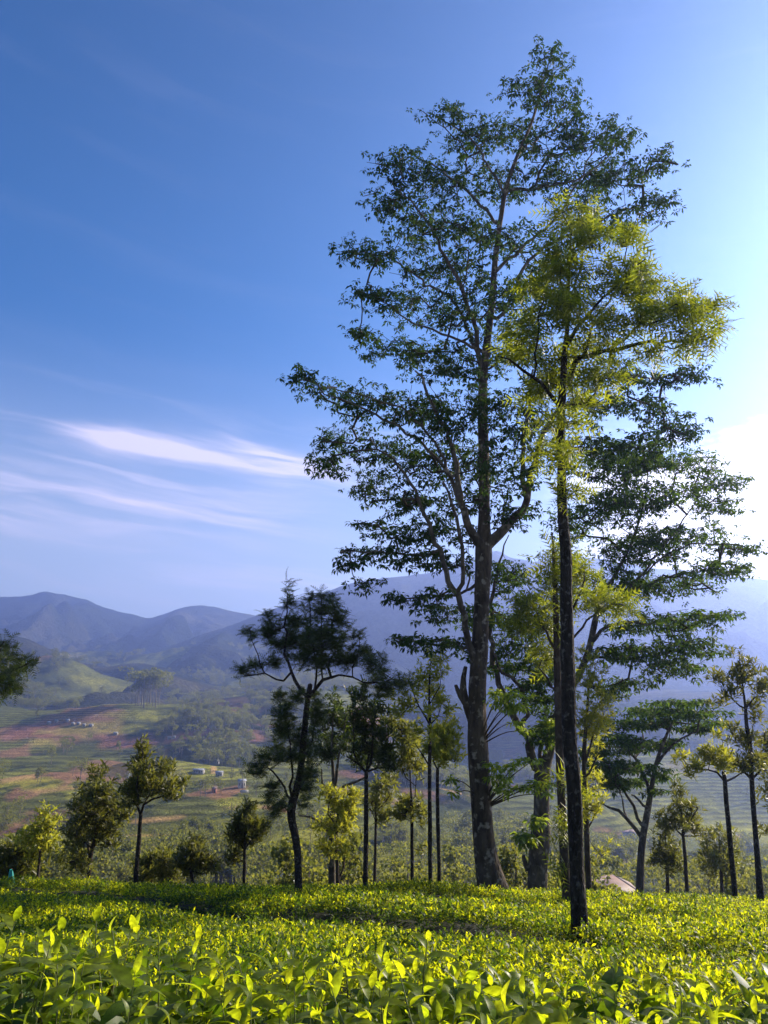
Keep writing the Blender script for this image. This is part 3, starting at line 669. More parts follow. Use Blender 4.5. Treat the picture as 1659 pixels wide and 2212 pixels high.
    if extra:
        eb, eleaf, emat, en, esz = extra
        P = []
        for b in eb:
            for _ in range(max(2, int(en * b[2] * b[3] / 200))):
                a = rng.normal(0, 0.5, 3); P.append(at(b[0] + a[0] * b[2], b[1] + a[1] * b[3], D - 0.45 + a[2] * 0.4))
        P = np.array(P); allp = pos[:n0]; sp_i = 0
        for b in eb:
            c = at(b[0], b[1], D - 0.45); o = at(b[4], b[5], D); j = int(np.argmin(np.linalg.norm(allp - o, axis=1))); o = allp[j]
            mid = o * 0.45 + c * 0.55 + np.array((0, -.05, 0.10)); Q = resample(np.array([o, mid, c]), 0.1); m4 = MB()
            m4.tube(Q, np.linspace(0.02, 0.006, len(Q)), 5, 0, 0, False); link('sprout', m4.build('sprout', M['twig'], True, base), root)
        tp = [tpl_fern(esz, 0.2) if eleaf == 'fern' else tpl_albizia(esz) for _ in range(5)]
        V, F = scatter(tp, P, frames(np.tile(np.array((0, 0, 1.0)), (len(P), 1)), 0.3), rng.uniform(0.7, 1.25, len(P)))
        o2 = link('sprout_foliage', new_mesh('sprout_foliage', V - base, F, emat, False), root); tag(o2, 'bright young leaves sprouting from the trunk', None, None, 'stuff')
    return root
# ------------------------------------------------------------------ the trees on the crest
G_CREST = 'shade trees along the crest of the tea field'
T1_blobs = [(1190,135,38,38),(1135,200,58,36),(1210,215,48,45),(955,243,58,22),(1010,300,66,46),(1100,290,70,48),(1200,300,70,56),(1290,290,66,46),(1345,300,34,22),
 (870,350,66,44),(960,395,78,46),(1060,395,66,46),(1160,395,78,46),(1260,395,68,56),(1360,378,78,38),(1430,350,36,26),(1400,445,56,34),(845,430,54,36),(900,480,76,46),
 (790,545,66,28),(900,565,78,46),(1000,500,78,56),(1000,600,66,46),(1100,520,70,46),(1310,470,70,40),(815,630,54,24),(900,660,86,46),(1000,680,86,46),(1100,640,60,46),(1160,600,60,40),
 (790,730,44,20),(850,760,66,36),(930,780,78,46),(1020,780,78,56),(1130,740,50,50),(652,818,28,22),(700,845,56,24),(790,870,78,40),(880,880,78,46),(960,900,78,56),(1040,880,50,60),(1120,890,66,66),
 (745,945,66,34),(712,1000,40,26),(820,985,78,46),(915,1000,76,56),(1000,1000,66,56),(820,1060,60,32),(900,1090,76,36),(1095,1000,76,76),(1000,1090,56,36),(1110,1110,50,40),
 (1290,800,90,50,.7),(1420,815,80,26,.7),(1500,808,46,18,.7),(1340,870,100,40,.9),(1440,905,70,26,.9),(1380,950,90,26,.8),(1290,960,60,34,.8),(1480,935,54,18,.8),(1250,900,50,40,.6),
 (800,1195,66,18),(760,1215,36,14),(870,1210,78,24),(950,1215,56,26),(790,1262,40,11),(895,1288,66,22),(955,1325,54,22),(860,1382,48,10),(930,1392,56,16),(990,1400,46,22),(820,1137,56,16),(890,1150,76,26),(970,1150,66,36)]
make_tree('shade_tree', 'tallest tree, with a thick mottled trunk leaning left and a broad open dark crown', 18.0,
 [(1068,1932,62),(1055,1880,50),(1049,1840,46),(1043,1780,45),(1038,1700,45),(1032,1600,43),(1031,1500,39),(1036,1400,35),(1042,1280,33),(1045,1190,36),(1046,1120,25),(1046,1050,23),(1045,970,22),(1042,870,20),(1047,780,17),(1062,660,14),(1070,560,12),(1082,470,10),(1095,400,9),(1120,330,7),(1150,260,6),(1170,190,4),(1190,120,2)],
 [[(1040,1185,22),(1015,1150,17),(1002,1110,14),(990,1040,12),(975,960,10),(940,880,8),(900,800,4)], [(1002,1110,11),(985,1060,9),(950,1000,8),(900,950,6),(820,900,5),(700,850,2)],
  [(1050,1185,24),(1100,1130,19),(1135,1090,16),(1150,1010,12),(1180,930,10),(1230,870,8),(1320,830,5),(1480,805,2)], [(1135,1090,13),(1125,1000,10),(1140,900,8),(1150,800,4)],
  [(1029,1450,18),(1008,1365,14),(985,1290,13),(950,1190,10),(915,1100,8),(870,1020,6),(800,950,3)], [(985,1290,10),(1000,1220,9),(990,1130,7),(960,1040,4)],
  [(1068,590,9),(1100,560,7),(1150,515,6),(1200,470,5),(1245,400,4),(1290,310,2)], [(1058,690,10),(1083,682,9),(1134,581,7),(1172,537,6),(1250,500,5),(1350,455,4),(1440,440,2)],
  [(1078,490,7),(1014,416,6),(950,366,4),(870,320,2)], [(1092,416,6),(1052,353,5),(1014,296,4),(940,250,2)], [(1043,840,11),(1030,740,10),(1014,663,9),(963,556,7),(919,473,5),(850,400,2)],
  [(1043,800,9),(982,654,6),(919,613,5),(849,562,4),(760,540,2)], [(1120,330,5),(1178,290,4),(1260,245,2)], [(1100,410,6),(1197,400,5),(1273,372,4),(1345,305,2)],
  [(985,1050,8),(940,960,6),(860,880,4),(720,840,2)], [(1036,1400,9),(1000,1400,6),(920,1390,4),(850,1380,2)], [(950,1195,7),(900,1200,5),(800,1190,3),(740,1195,2)], [(1040,1250,9),(1000,1280,6),(930,1290,4)], [(1047,760,8),(1000,740,6),(900,700,4),(800,630,2)]],
 T1_blobs, 'albizia', M['leaf_big'], M['bark_big'], G_CREST, n_attr=4000, sprays=2, pad=0.28, lsize=0.115, clump=2.2, depth=2.8, flat=0.35, twig_r=0.007, k=18, wob=0.16, flare=0.12, seed=1, bark_limb=M['bark_pale'],
 stubs=[[(1022,1560,20),(1008,1525,16),(1000,1490,14),(1001,1462,11),(1006,1440,8)], [(1008,1525,12),(992,1500,10),(984,1480,7)]], sink=0.7,
 extra=([(1068,1655,20,10,1080,1748),(1096,1653,18,9,1080,1748),(1078,1678,26,14,1080,1748),(1091,1703,20,12,1080,1748),(1126,1645,22,7,1080,1748),(1151,1643,20,6,1080,1748),(1133,1700,25,8,1080,1748),(1171,1690,22,7,1080,1748),(1203,1690,16,5,1080,1748),(1176,1715,18,5,1080,1748),
   (1078,1498,20,11,1058,1622),(1108,1503,20,11,1058,1622),(1071,1518,14,10,1058,1622),(1096,1528,20,12,1058,1622),(1126,1523,18,11,1058,1622),(1146,1503,12,8,1058,1622),(1116,1558,16,9,1058,1622),(1136,1578,16,9,1058,1622),(976,1683,18,6,1032,1725),(985,1712,14,5,1032,1725)], 'albizia', M['leaf_bright'], 10, 0.13))
make_tree('silk_oak', 'slender tree with a nearly black trunk in front, feathery yellow crown leaning right', 7.9,
 [(1256,2050,34),(1250,1940,32),(1246,1850,31),(1243,1750,31),(1237,1660,31),(1230,1600,31),(1227,1500,29),(1226,1400,29),(1223,1300,27),(1222,1200,25),(1215,1100,21),(1213,1000,19),(1212,900,18),(1217,830,16),(1220,760,12),(1226,700,9),(1228,600,7),(1234,500,3)],
 [[(1217,845,14),(1235,803,13),(1260,775,11),(1330,755,8),(1420,740,6),(1500,735,4),(1565,715,2)], [(1222,760,9),(1240,720,8),(1280,670,6),(1340,610,4),(1400,560,2)], [(1213,885,11),(1190,855,9),(1150,812,7),(1110,782,5),(1075,765,2)],
  [(1260,775,7),(1280,700,5),(1320,640,4),(1350,560,2)], [(1330,755,5),(1380,700,4),(1450,660,2)], [(1226,690,6),(1250,600,4),(1260,500,2)], [(1150,812,5),(1160,740,4),(1170,650,2)]],
 [(1235,470,40,32),(1265,480,35,35),(1250,535,68,46),(1340,520,36,34),(1220,580,56,36),(1345,585,62,40),(1392,590,36,34),(1300,640,84,46),(1405,645,56,36),(1465,668,46,36),(1240,680,56,46),(1350,705,80,36),(1450,700,62,32),(1540,692,34,38),(1505,740,46,26),(1420,762,54,20),(1280,760,74,34),
  (1180,650,60,44),(1150,715,54,46),(1105,768,44,34),(1200,780,54,46),(1270,825,50,34),(1180,840,54,34),(1215,920,34,46,.8),(1205,990,44,34,.8),(1180,960,34,50,.7),(1215,1060,36,26,.6),(1245,870,40,30,.7)],
 'fern', M['leaf_yellow'], M['bark_dark'], G_CREST, n_attr=600, sprays=1, pad=0.06, lsize=0.22, clump=4, depth=0.9, up=0.55, flat=0.8, twig_r=0.0035, k=14, wob=0.22, flare=0.22, seed=2, sink=0.55)
make_tree('shade_tree', 'second thick trunk, bottle shaped and forked, with wide flat dark leaf layers', 23.5,
 [(1161,1920,42),(1163,1858,43),(1168,1808,45),(1170,1758,35),(1170,1708,33),(1171,1670,34),(1180,1645,24),(1191,1608,20),(1199,1558,17),(1218,1510,16),(1245,1468,15),(1270,1410,14),(1286,1340,13),(1297,1300,10),(1330,1240,8),(1365,1170,6),(1390,1090,4),(1400,1020,2)],
 [[(1170,1672,22),(1156,1648,19),(1143,1615,19),(1131,1583,17),(1106,1545,15),(1083,1495,13),(1071,1453,12),(1063,1415,11),(1058,1383,10),(1062,1300,8),(1078,1220,5),(1098,1160,2)], [(1125,1570,11),(1134,1533,9),(1126,1490,9),(1103,1465,7),(1081,1443,6),(1060,1400,3)],
  [(1171,1655,10),(1168,1600,9),(1181,1558,7),(1171,1503,7),(1158,1458,6),(1156,1408,5),(1140,1330,2)], [(1290,1330,9),(1340,1285,7),(1400,1225,5),(1450,1160,4),(1500,1090,2)], [(1275,1395,9),(1320,1352,7),(1400,1345,5),(1490,1335,2)],
  [(1292,1315,8),(1265,1290,6),(1230,1200,4),(1225,1120,2)], [(1262,1430,7),(1320,1420,5),(1400,1420,4),(1480,1400,2)], [(1340,1285,5),(1430,1250,4),(1560,1225,2)], [(1380,1245,4),(1480,1180,3),(1610,1180,2)], [(1390,1090,4),(1450,1070,3),(1560,1050,2)]],
 [(1450,1000,116,28),(1370,975,90,24),(1550,1042,66,20),(1350,1010,80,34),(1250,1000,60,40,.6),(1420,1068,130,32),(1550,1098,46,22),(1330,1100,96,40),(1235,1120,60,40,.7),(1470,1160,130,26),(1590,1185,56,12),(1380,1190,106,36),(1560,1230,62,18),(1450,1260,120,26),(1330,1262,80,32),(1430,1350,126,26),(1540,1330,36,12),(1480,1402,80,22),(1360,1412,86,22),(1450,1442,66,18),(1330,1490,36,14),(1360,1475,40,12),
  (1100,1250,70,40,.8),(1120,1350,70,40,.8),(1110,1430,56,40,.8),(1150,1482,46,24,.8),(1180,1440,40,30,.7),(1180,1510,40,16,.7),(1175,1540,30,12,.7),(1030,1330,40,30,.6),(1180,1590,26,18)],
 'albizia', M['leaf_wide'], M['bark_pale'], G_CREST, n_attr=2600, sprays=2, pad=0.42, clump=2.5, lsize=0.13, depth=3.2, flat=0.3, twig_r=0.008, k=16, wob=0.10, seed=3, sink=0.8,
 stubs=[[(1140,1880,12),(1133,1860,9),(1130,1848,7)]], extra=([(1138,1810,18,9,1160,1855),(1126,1803,10,6,1160,1848),(1155,1774,14,7,1160,1819),(1174,1568,18,10,1160,1613),(1190,1562,14,9,1160,1607),(1186,1590,16,12,1160,1635)], 'albizia', M['leaf_bright'], 26, 0.2))
make_tree('silk_oak', 'thin straight trunk just left of the black trunk, sparse yellow tufts high up', 14.5,
 [(1224,1932,20),(1219,1850,19),(1214,1750,18),(1209,1640,18),(1206,1520,17),(1203,1400,15),(1200,1300,12),(1196,1200,7),(1192,1150,3)],
 [[(1202,1380,7),(1225,1330,6),(1255,1280,4),(1265,1230,2)], [(1203,1400,7),(1180,1370,5),(1150,1310,2)], [(1204,1430,6),(1250,1360,5),(1290,1320,4),(1345,1305,2)], [(1206,1500,5),(1180,1470,4),(1165,1420,2)]],
 [(1190,1215,44,50),(1262,1240,36,34),(1330,1312,40,20),(1285,1290,36,26),(1150,1300,40,40),(1180,1400,36,54),(1110,1350,34,30,.5),(1215,1290,34,40),(1225,1700,16,40,.5),(1212,1780,10,40,.4),(1232,1860,10,16,.3)],
 'fern', M['leaf_yellow'], M['bark_brown'], G_CREST, n_attr=230, sprays=1, pad=0.1, lsize=0.32, depth=0.9, up=0.5, flat=0.8, twig_r=0.004, seed=4, sink=0.6)
make_tree('silk_oak', 'thin brown trunk just right of the black trunk, olive yellow leaves in a narrow column', 21.5,
 [(1272,1917,13),(1268,1830,12),(1266,1760,12),(1262,1690,10),(1262,1620,9),(1268,1540,6),(1275,1440,2)],
 [[(1265,1650,5),(1280,1600,4),(1298,1560,2)], [(1264,1690,5),(1280,1665,4),(1290,1630,2)], [(1267,1800,4),(1282,1770,3),(1290,1750,2)]],
 [(1275,1445,32,36),(1285,1510,36,46),(1300,1565,34,26),(1268,1600,28,28),(1272,1680,28,46),(1280,1745,30,26),(1294,1838,22,12,.5),(1262,1545,26,30)],
 'lance', M['leaf_lime'], M['bark_brown'], G_CREST, n_attr=264, sprays=2, pad=0.18, lsize=0.15, depth=0.8, up=0.5, flat=0.8, twig_r=0.005, seed=5)
make_tree('umbrella_tree', 'grey smooth trunked tree with flat umbrella layers, beside the rusty hipped roof', 31.0,
 [(1382,1930,19),(1384,1860,16),(1388,1813,15),(1397,1763,14),(1406,1713,11),(1414,1663,9),(1424,1628,8),(1444,1578,6),(1457,1555,4),(1475,1525,2)],
 [[(1386,1815,10),(1357,1770,8),(1335,1750,7),(1317,1740,5),(1298,1732,2)], [(1390,1790,8),(1370,1748,7),(1352,1713,5),(1325,1680,3)], [(1406,1712,8),(1392,1670,7),(1379,1640,6),(1352,1620,5),(1294,1608,2)], [(1418,1650,7),(1449,1613,5),(1477,1595,4),(1505,1578,2)],
  [(1379,1640,5),(1390,1600,4),(1375,1560,2)], [(1397,1752,6),(1380,1730,5),(1365,1715,2)], [(1357,1770,5),(1341,1745,4),(1345,1715,2)]],
 [(1470,1520,66,11),(1500,1540,58,13),(1390,1537,48,13),(1430,1542,66,14),(1372,1562,76,14),(1470,1566,76,11),(1332,1598,58,15),(1507,1576,30,9),(1297,1623,44,13),(1385,1615,58,12),(1318,1655,58,18),(1370,1660,68,12),(1357,1690,58,13),(1318,1690,36,15),(1430,1674,30,8),(1427,1712,18,6),(1548,1560,20,6),(1440,1600,40,12)],
 'albizia', M['leaf_wide'], M['bark_pale'], None, n_attr=700, sprays=2, pad=0.4, clump=4, lsize=0.17, depth=3.0, flat=0.12, twig_r=0.009, seed=6, sink=1.0)
make_tree('young_tree', 'thin dark trunk forked like a cross, yellow leaf tufts, left of the rightmost trunk', 20.0,
 [(1588,1936,12),(1584,1890,11),(1580,1850,11),(1576,1805,11),(1572,1763,10),(1568,1720,10),(1566,1685,9),(1563,1666,8)],
 [[(1566,1684,5),(1545,1670,4),(1515,1660,3),(1487,1658,2)], [(1567,1686,5),(1585,1675,4),(1606,1667,2)], [(1563,1668,4),(1557,1640,3),(1560,1600,2)], [(1564,1668,3),(1575,1640,2),(1582,1615,1.5)]],
 [(1555,1638,34,20),(1532,1638,22,16),(1560,1600,7,16),(1477,1645,14,8),(1495,1670,16,7),(1570,1655,26,13),(1505,1655,14,8)],
 'lance', M['leaf_lime'], M['bark_dark'], G_CREST, n_attr=83, clump=6, sprays=2, pad=0.16, lsize=0.179, depth=0.5, up=0.6, flat=0.8, twig_r=0.005, seed=7)
make_tree('young_tree', 'rightmost tall thin dark trunk with bronze leaf tufts and a pointed top', 18.5,
 [(1643,1938,16),(1638,1880,13),(1635,1838,12),(1631,1790,11),(1627,1738,11),(1625,1700,10),(1623,1663,10),(1620,1608,9),(1612,1563,8),(1611,1533,6),(1605,1488,4),(1600,1450,3),(1596,1405,1.5)],
 [[(1611,1540,4),(1590,1520,3),(1557,1505,2)], [(1611,1532,4),(1635,1508,3),(1657,1505,2)], [(1622,1675,6),(1605,1663,4),(1592,1645,2)], [(1623,1680,5),(1645,1665,4),(1660,1660,2)]],
 [(1598,1425,12,26),(1600,1470,22,22),(1630,1440,7,26),(1560,1480,16,16),(1572,1500,16,12),(1545,1510,14,7),(1650,1470,14,22),(1640,1500,18,16),(1630,1550,14,26),(1625,1590,14,16),(1590,1600,16,26),(1596,1640,16,20),(1600,1662,14,10),(1645,1650,18,26)],
 'lance', M['leaf_bronze'], M['bark_dark'], G_CREST, n_attr=147, clump=6, sprays=2, pad=0.15, lsize=0.179, depth=0.6, up=0.7, flat=1.0, twig_r=0.005, seed=8)
make_tree('young_tree', 'leafy tree cut off by the right edge of the view', 24.0,
 [(1692,1940,12),(1688,1850,11),(1684,1750,9),(1680,1650,5),(1678,1590,2)], [[(1685,1780,5),(1670,1740,4),(1655,1700,2)], [(1683,1720,5),(1700,1680,4),(1710,1640,2)]],
 [(1662,1690,18,40),(1668,1640,22,36),(1690,1610,26,36),(1705,1680,28,40),(1660,1790,14,14),(1690,1740,24,24)],
 'lance', M['leaf_bronze'], M['bark_brown'], G_CREST, n_attr=108, clump=6, sprays=2, pad=0.2, lsize=0.202, depth=0.8, up=0.6, flat=0.9, seed=9)
make_tree('young_tree', 'small pointed tree on a thin trunk, right of the grey umbrella tree', 26.0,
 [(1485,1934,9),(1482,1890,8),(1480,1850,8),(1477,1820,7),(1475,1800,6),(1472,1760,4),(1467,1705,1.5)],
 [[(1476,1805,4),(1460,1790,3),(1445,1772,2)], [(1475,1798,4),(1492,1775,3),(1502,1745,2)], [(1477,1812,3),(1498,1805,2),(1518,1803,1.5)]],
 [(1467,1720,11,18),(1470,1750,22,18),(1500,1750,13,22),(1445,1770,26,17),(1470,1783,36,17),(1495,1788,18,13),(1518,1805,18,8),(1432,1787,18,10)],
 'lance', M['leaf_olive'], M['bark_brown'], G_CREST, n_attr=140, clump=6, sprays=2, pad=0.19, lsize=0.190, depth=0.7, up=0.7, flat=0.9, seed=10)
make_tree('young_tree', 'low bushy olive tree with a short stem, just right of the grey umbrella trunk', 27.5,
 [(1443,1932,8),(1442,1905,7),(1441,1883,6),(1440,1850,4),(1437,1800,1.5)], [[(1442,1890,3),(1430,1865,2),(1422,1845,1.5)], [(1441,1885,3),(1455,1860,2),(1462,1835,1.5)]],
 [(1440,1838,26,32),(1435,1806,15,18),(1445,1866,28,16),(1425,1856,18,16),(1462,1850,14,18)], 'lance', M['leaf_bronze'], M['bark_brown'], G_CREST, n_attr=121, clump=6, sprays=2, pad=0.2, lsize=0.190, depth=0.8, up=0.6, flat=0.9, seed=11)
make_tree('young_tree', 'faint bushy tree left of the two thin dark trunks at right', 37.0,
 [(1561,1955,8),(1560,1930,8),(1558,1890,7),(1556,1860,5),(1553,1800,2)], [[(1558,1885,3),(1575,1860,2),(1584,1840,1.5)], [(1557,1880,3),(1540,1855,2),(1532,1840,1.5)]],
 [(1552,1820,24,26),(1552,1863,32,30),(1580,1860,16,24),(1530,1850,18,22),(1560,1895,30,16)], 'lance', M['leaf_olive'], M['bark_brown'], None, n_attr=153, clump=6, sprays=2, pad=0.32, lsize=0.269, depth=1.2, up=0.5, flat=0.9, seed=12, sink=1.2)
make_tree('feather_tree', 'dense dark tree with upright spires, standing on a bent trunk left of the centre', 17.0,
 [(644,1918,17),(644,1877,16),(642,1834,16),(636,1797,17),(629,1764,18),(631,1737,20),(642,1700,16),(651,1650,15),(657,1584,14),(662,1534,12),(665,1508,11)],
 [[(663,1507,8),(646,1483,8),(632,1460,7),(620,1430,6),(617,1370,4),(624,1280,2)], [(632,1462,5),(602,1467,4),(576,1457,3),(524,1463,2)], [(667,1507,9),(682,1487,8),(706,1463,7),(728,1460,5),(759,1465,4),(805,1478,2)], [(706,1463,6),(719,1417,4),(718,1350,3),(720,1292,2)],
  [(680,1490,5),(684,1440,4),(672,1370,3),(670,1290,2)], [(690,1478,4),(696,1400,3),(692,1292,1.5)], [(759,1465,3),(772,1420,2),(778,1375,1.5)], [(805,1478,3),(835,1470,2),(870,1476,1.5)], [(576,1457,3),(558,1410,2),(540,1355,1.5)],
  [(630,1737,6),(627,1690,5),(629,1640,4),(620,1570,3),(612,1520,1.5)], [(630,1740,6),(604,1685,4),(578,1660,3),(545,1672,1.5)], [(652,1640,5),(672,1610,4),(682,1540,2)], [(634,1720,4),(655,1690,3),(672,1650,2)], [(630,1742,4),(608,1745,3),(578,1765,1.5)]],
 [(624,1277,6,18),(622,1307,12,20),(626,1340,22,25),(616,1367,32,28),(669,1293,8,16),(672,1327,22,24),(691,1293,6,16),(696,1323,13,20),(719,1297,8,16),(719,1327,20,22),(739,1333,10,14),(729,1360,32,24),(676,1367,36,28),(642,1390,40,24),(692,1397,46,28),(726,1403,32,24),(602,1390,22,18),(579,1333,10,14),(579,1367,15,14),(539,1357,11,8),(552,1380,12,8),(649,1423,46,18),(689,1430,40,18),(736,1430,26,18),(589,1430,26,13),(556,1437,18,10),(534,1453,22,9),(759,1417,12,28),(776,1377,13,10),(789,1413,22,17),(829,1440,20,12),(802,1437,22,13),(819,1470,32,12),(842,1483,22,10),(816,1500,26,10),(869,1477,24,18),
  (616,1517,17,17),(642,1500,17,14),(676,1517,12,17),(616,1550,25,22),(609,1584,26,22),(629,1600,30,22),(682,1550,17,26),(602,1617,31,17),(576,1643,26,12),(559,1663,22,10),(542,1673,13,6),(629,1643,26,17),(669,1600,22,31),(669,1667,22,26),(586,1703,17,12),(582,1723,13,7),(609,1743,22,10),(576,1763,17,6),(656,1700,22,17),(659,1737,17,10)],
 'fern', M['leaf_dark'], M['bark_dark'], G_CREST, n_attr=1050, sprays=2, pad=0.08, lsize=0.18, depth=1.1, up=0.85, flat=1.3, twig_r=0.004, k=12, seed=13, stubs=[[(666,1508,12),(668,1490,11),(670,1478,10)]], sink=0.6)
make_tree('branching_tree', 'pale grey branching trunk with long crooked side branches, right of the bent dark trunk', 24.0,
 [(717,1908,15),(717,1860,14),(717,1817,14),(719,1750,13),(719,1712,12),(721,1697,9),(719,1660,7),(716,1610,4),(722,1520,1.5)],
 [[(720,1710,8),(727,1690,7),(729,1660,6),(736,1620,4),(745,1545,2)], [(722,1712,7),(752,1697,6),(786,1683,4),(800,1655,2)], [(717,1710,6),(706,1700,5),(696,1687,4),(690,1660,2)], [(716,1820,7),(706,1800,6),(699,1780,6),(680,1768,5),(646,1760,3)]],
 [(722,1520,10,22),(742,1545,10,18),(726,1567,27,22),(702,1567,22,18),(742,1590,32,22),(709,1610,32,18),(736,1627,36,18),(696,1633,22,13),(769,1643,22,10),(790,1660,16,8)],
 'lance', M['leaf_dark'], M['bark_pale'], G_CREST, n_attr=211, clump=6, sprays=2, pad=0.2, lsize=0.202, depth=1.0, up=0.7, flat=0.9, twig_r=0.005, seed=14)
make_tree('young_tree', 'low yellow leaved tree hugging the pale grey trunk', 22.5,
 [(729,1908,8),(728,1850,7),(727,1783,6),(735,1740,4),(744,1715,2)], [[(737,1906,5),(738,1860,4),(742,1800,2)], [(728,1800,4),(715,1765,3),(708,1735,2)], [(728,1790,4),(745,1775,3),(757,1760,2)]],
 [(742,1750,28,23),(709,1733,18,22),(742,1783,25,20),(696,1790,18,13),(752,1727,14,14),(709,1833,18,18),(742,1833,16,16),(760,1760,14,12)],
 'lance', M['leaf_lime'], M['bark_brown'], G_CREST, n_attr=166, clump=6, sprays=2, pad=0.18, lsize=0.179, depth=0.8, up=0.4, flat=0.9, seed=15)
make_tree('young_tree', 'straight dark trunk forking like a candlestick under spiky upright shoots', 20.0,
 [(789,1908,11),(790,1850,10),(791,1783,10),(791,1740,10),(791,1700,9),(791,1668,8)],
 [[(790,1672,6),(782,1655,5),(772,1643,4),(749,1633,2)], [(792,1670,6),(802,1633,5),(803,1583,3),(806,1520,1.5)], [(791,1670,5),(792,1617,4),(790,1550,3),(786,1500,1.5)], [(793,1668,5),(819,1660,4),(842,1662,2)], [(772,1643,4),(764,1600,3),(762,1500,1.5)], [(819,1660,3),(828,1610,2),(824,1545,1.5)]],
 [(762,1500,6,25),(776,1517,10,22),(766,1543,9,22),(786,1543,10,22),(809,1543,13,18),(822,1547,9,18),(779,1577,22,22),(806,1577,18,18),(769,1610,27,18),(802,1610,31,18),(836,1603,18,18),(836,1633,27,18),(792,1637,42,10),(852,1650,22,13)],
 'lance', M['leaf_dark'], M['bark_dark'], G_CREST, n_attr=230, clump=6, sprays=2, pad=0.14, lsize=0.190, depth=0.9, up=0.85, flat=1.3, twig_r=0.004, seed=16)
make_tree('young_tree', 'faint thin tree with a small olive crown, right of the candlestick shaped tree', 28.0,
 [(809,1908,7),(811,1830,6),(812,1767,5),(812,1720,3),(816,1680,1.5)], [[(812,1760,3),(826,1735,2),(838,1715,1.5)], [(812,1770,2),(800,1750,1.5),(795,1740,1)]],
 [(819,1697,18,18),(836,1717,18,16),(812,1737,22,18),(826,1763,18,13),(838,1690,14,12)], 'lance', M['leaf_olive'], M['bark_brown'], G_CREST, n_attr=108, clump=6, sprays=2, pad=0.2, lsize=0.202, depth=0.8, up=0.5, flat=0.9, seed=17)
make_tree('young_tree', 'dark thin trunk with a low round crown and a second crown above', 22.5,
 [(891,1908,8),(890,1850,7),(890,1783,7),(889,1737,5),(886,1680,3),(884,1617,2),(884,1570,1)], [[(889,1740,3),(877,1757,2),(866,1760,1)], [(889,1745,3),(900,1700,2),(893,1640,1.5)], [(888,1700,2),(870,1660,2),(858,1620,1)]],
 [(886,1737,20,18),(886,1757,26,16),(869,1757,13,10),(906,1763,12,12),(869,1600,22,22),(859,1637,27,17),(889,1633,27,22),(852,1567,17,22),(886,1583,26,22),(892,1663,18,13),(906,1840,14,7,.5)],
 'lance', M['leaf_olive'], M['bark_dark'], G_CREST, n_attr=211, clump=6, sprays=2, pad=0.19, lsize=0.190, depth=0.8, up=0.5, flat=0.9, seed=18)
make_tree('young_tree', 'tall straight thin trunk with a loose open yellow crown, left of its shorter twin', 19.0,
 [(930,1910,10),(929,1850,9),(929,1783,9),(928,1720,8),(928,1650,8),(929,1567,6),(927,1517,5),(929,1450,3),(931,1418,1)], [[(929,1570,5),(918,1545,4),(906,1527,3),(884,1482,1.5)], [(928,1650,4),(910,1625,3),(896,1610,1.5)], [(928,1520,3),(945,1490,2),(957,1455,1.5)], [(929,1560,3),(948,1530,2),(962,1505,1.5)], [(906,1527,2),(880,1530,2),(862,1550,1)]],
 [(932,1423,22,13),(916,1450,22,17),(956,1450,16,13),(896,1470,22,16),(942,1483,22,22),(959,1500,10,22),(869,1500,20,16),(886,1517,16,16),(936,1533,22,17),(862,1550,22,10),(962,1543,16,13),(916,1583,20,12)],
 'lance', M['leaf_lime'], M['bark_dark'], G_CREST, n_attr=121, clump=6, sprays=2, pad=0.17, lsize=0.168, depth=0.9, up=0.4, flat=0.9, twig_r=0.004, seed=19)
make_tree('young_tree', 'shorter twin trunk with a rounder bright yellow green crown, left of the thick mottled trunk', 20.5,
 [(949,1910,9),(948,1850,8),(946,1783,8),(945,1720,8),(945,1662,7)], [[(945,1664,4),(938,1645,3),(940,1600,2)], [(946,1664,4),(951,1645,3),(962,1580,1.5)], [(951,1646,3),(968,1640,2),(980,1645,1)]],
 [(962,1577,17,20),(949,1600,22,22),(972,1610,16,20),(949,1627,29,16),(967,1643,20,14),(936,1630,13,13)], 'lance', M['leaf_lime'], M['bark_dark'], G_CREST, n_attr=147, clump=6, sprays=2, pad=0.16, lsize=0.168, depth=0.8, up=0.5, flat=0.9, seed=20)
make_tree('young_tree', 'dark tufted tree with a tall thin leader and a branch reaching right', 20.0,
 [(293,1908,11),(295,1870,10),(298,1841,10),(301,1805,9),(303,1771,9),(304,1760,8)], [[(303,1762,6),(300,1741,5),(299,1700,4),(300,1660,3),(308,1610,1.5)], [(305,1762,6),(314,1733,5),(332,1729,4),(352,1722,3),(385,1706,1.5)], [(314,1735,3),(328,1705,3),(348,1665,1.5)], [(301,1741,3),(285,1725,2),(272,1725,1.5)]],
 [(308,1617,5,15),(310,1633,10,14),(302,1651,14,13),(293,1671,14,13),(306,1671,13,14),(320,1683,11,13),(342,1671,14,11),(352,1659,7,9),(290,1711,24,17),(312,1708,24,17),(280,1723,17,13),(336,1701,28,15),(360,1707,23,13),(386,1704,13,9),(374,1721,14,7),(278,1741,13,7)],
 'lance', M['leaf_bronze'], M['bark_dark'], G_CREST, n_attr=230, clump=6, sprays=2, pad=0.15, lsize=0.179, depth=0.8, up=0.65, flat=1.0, twig_r=0.004, seed=21)
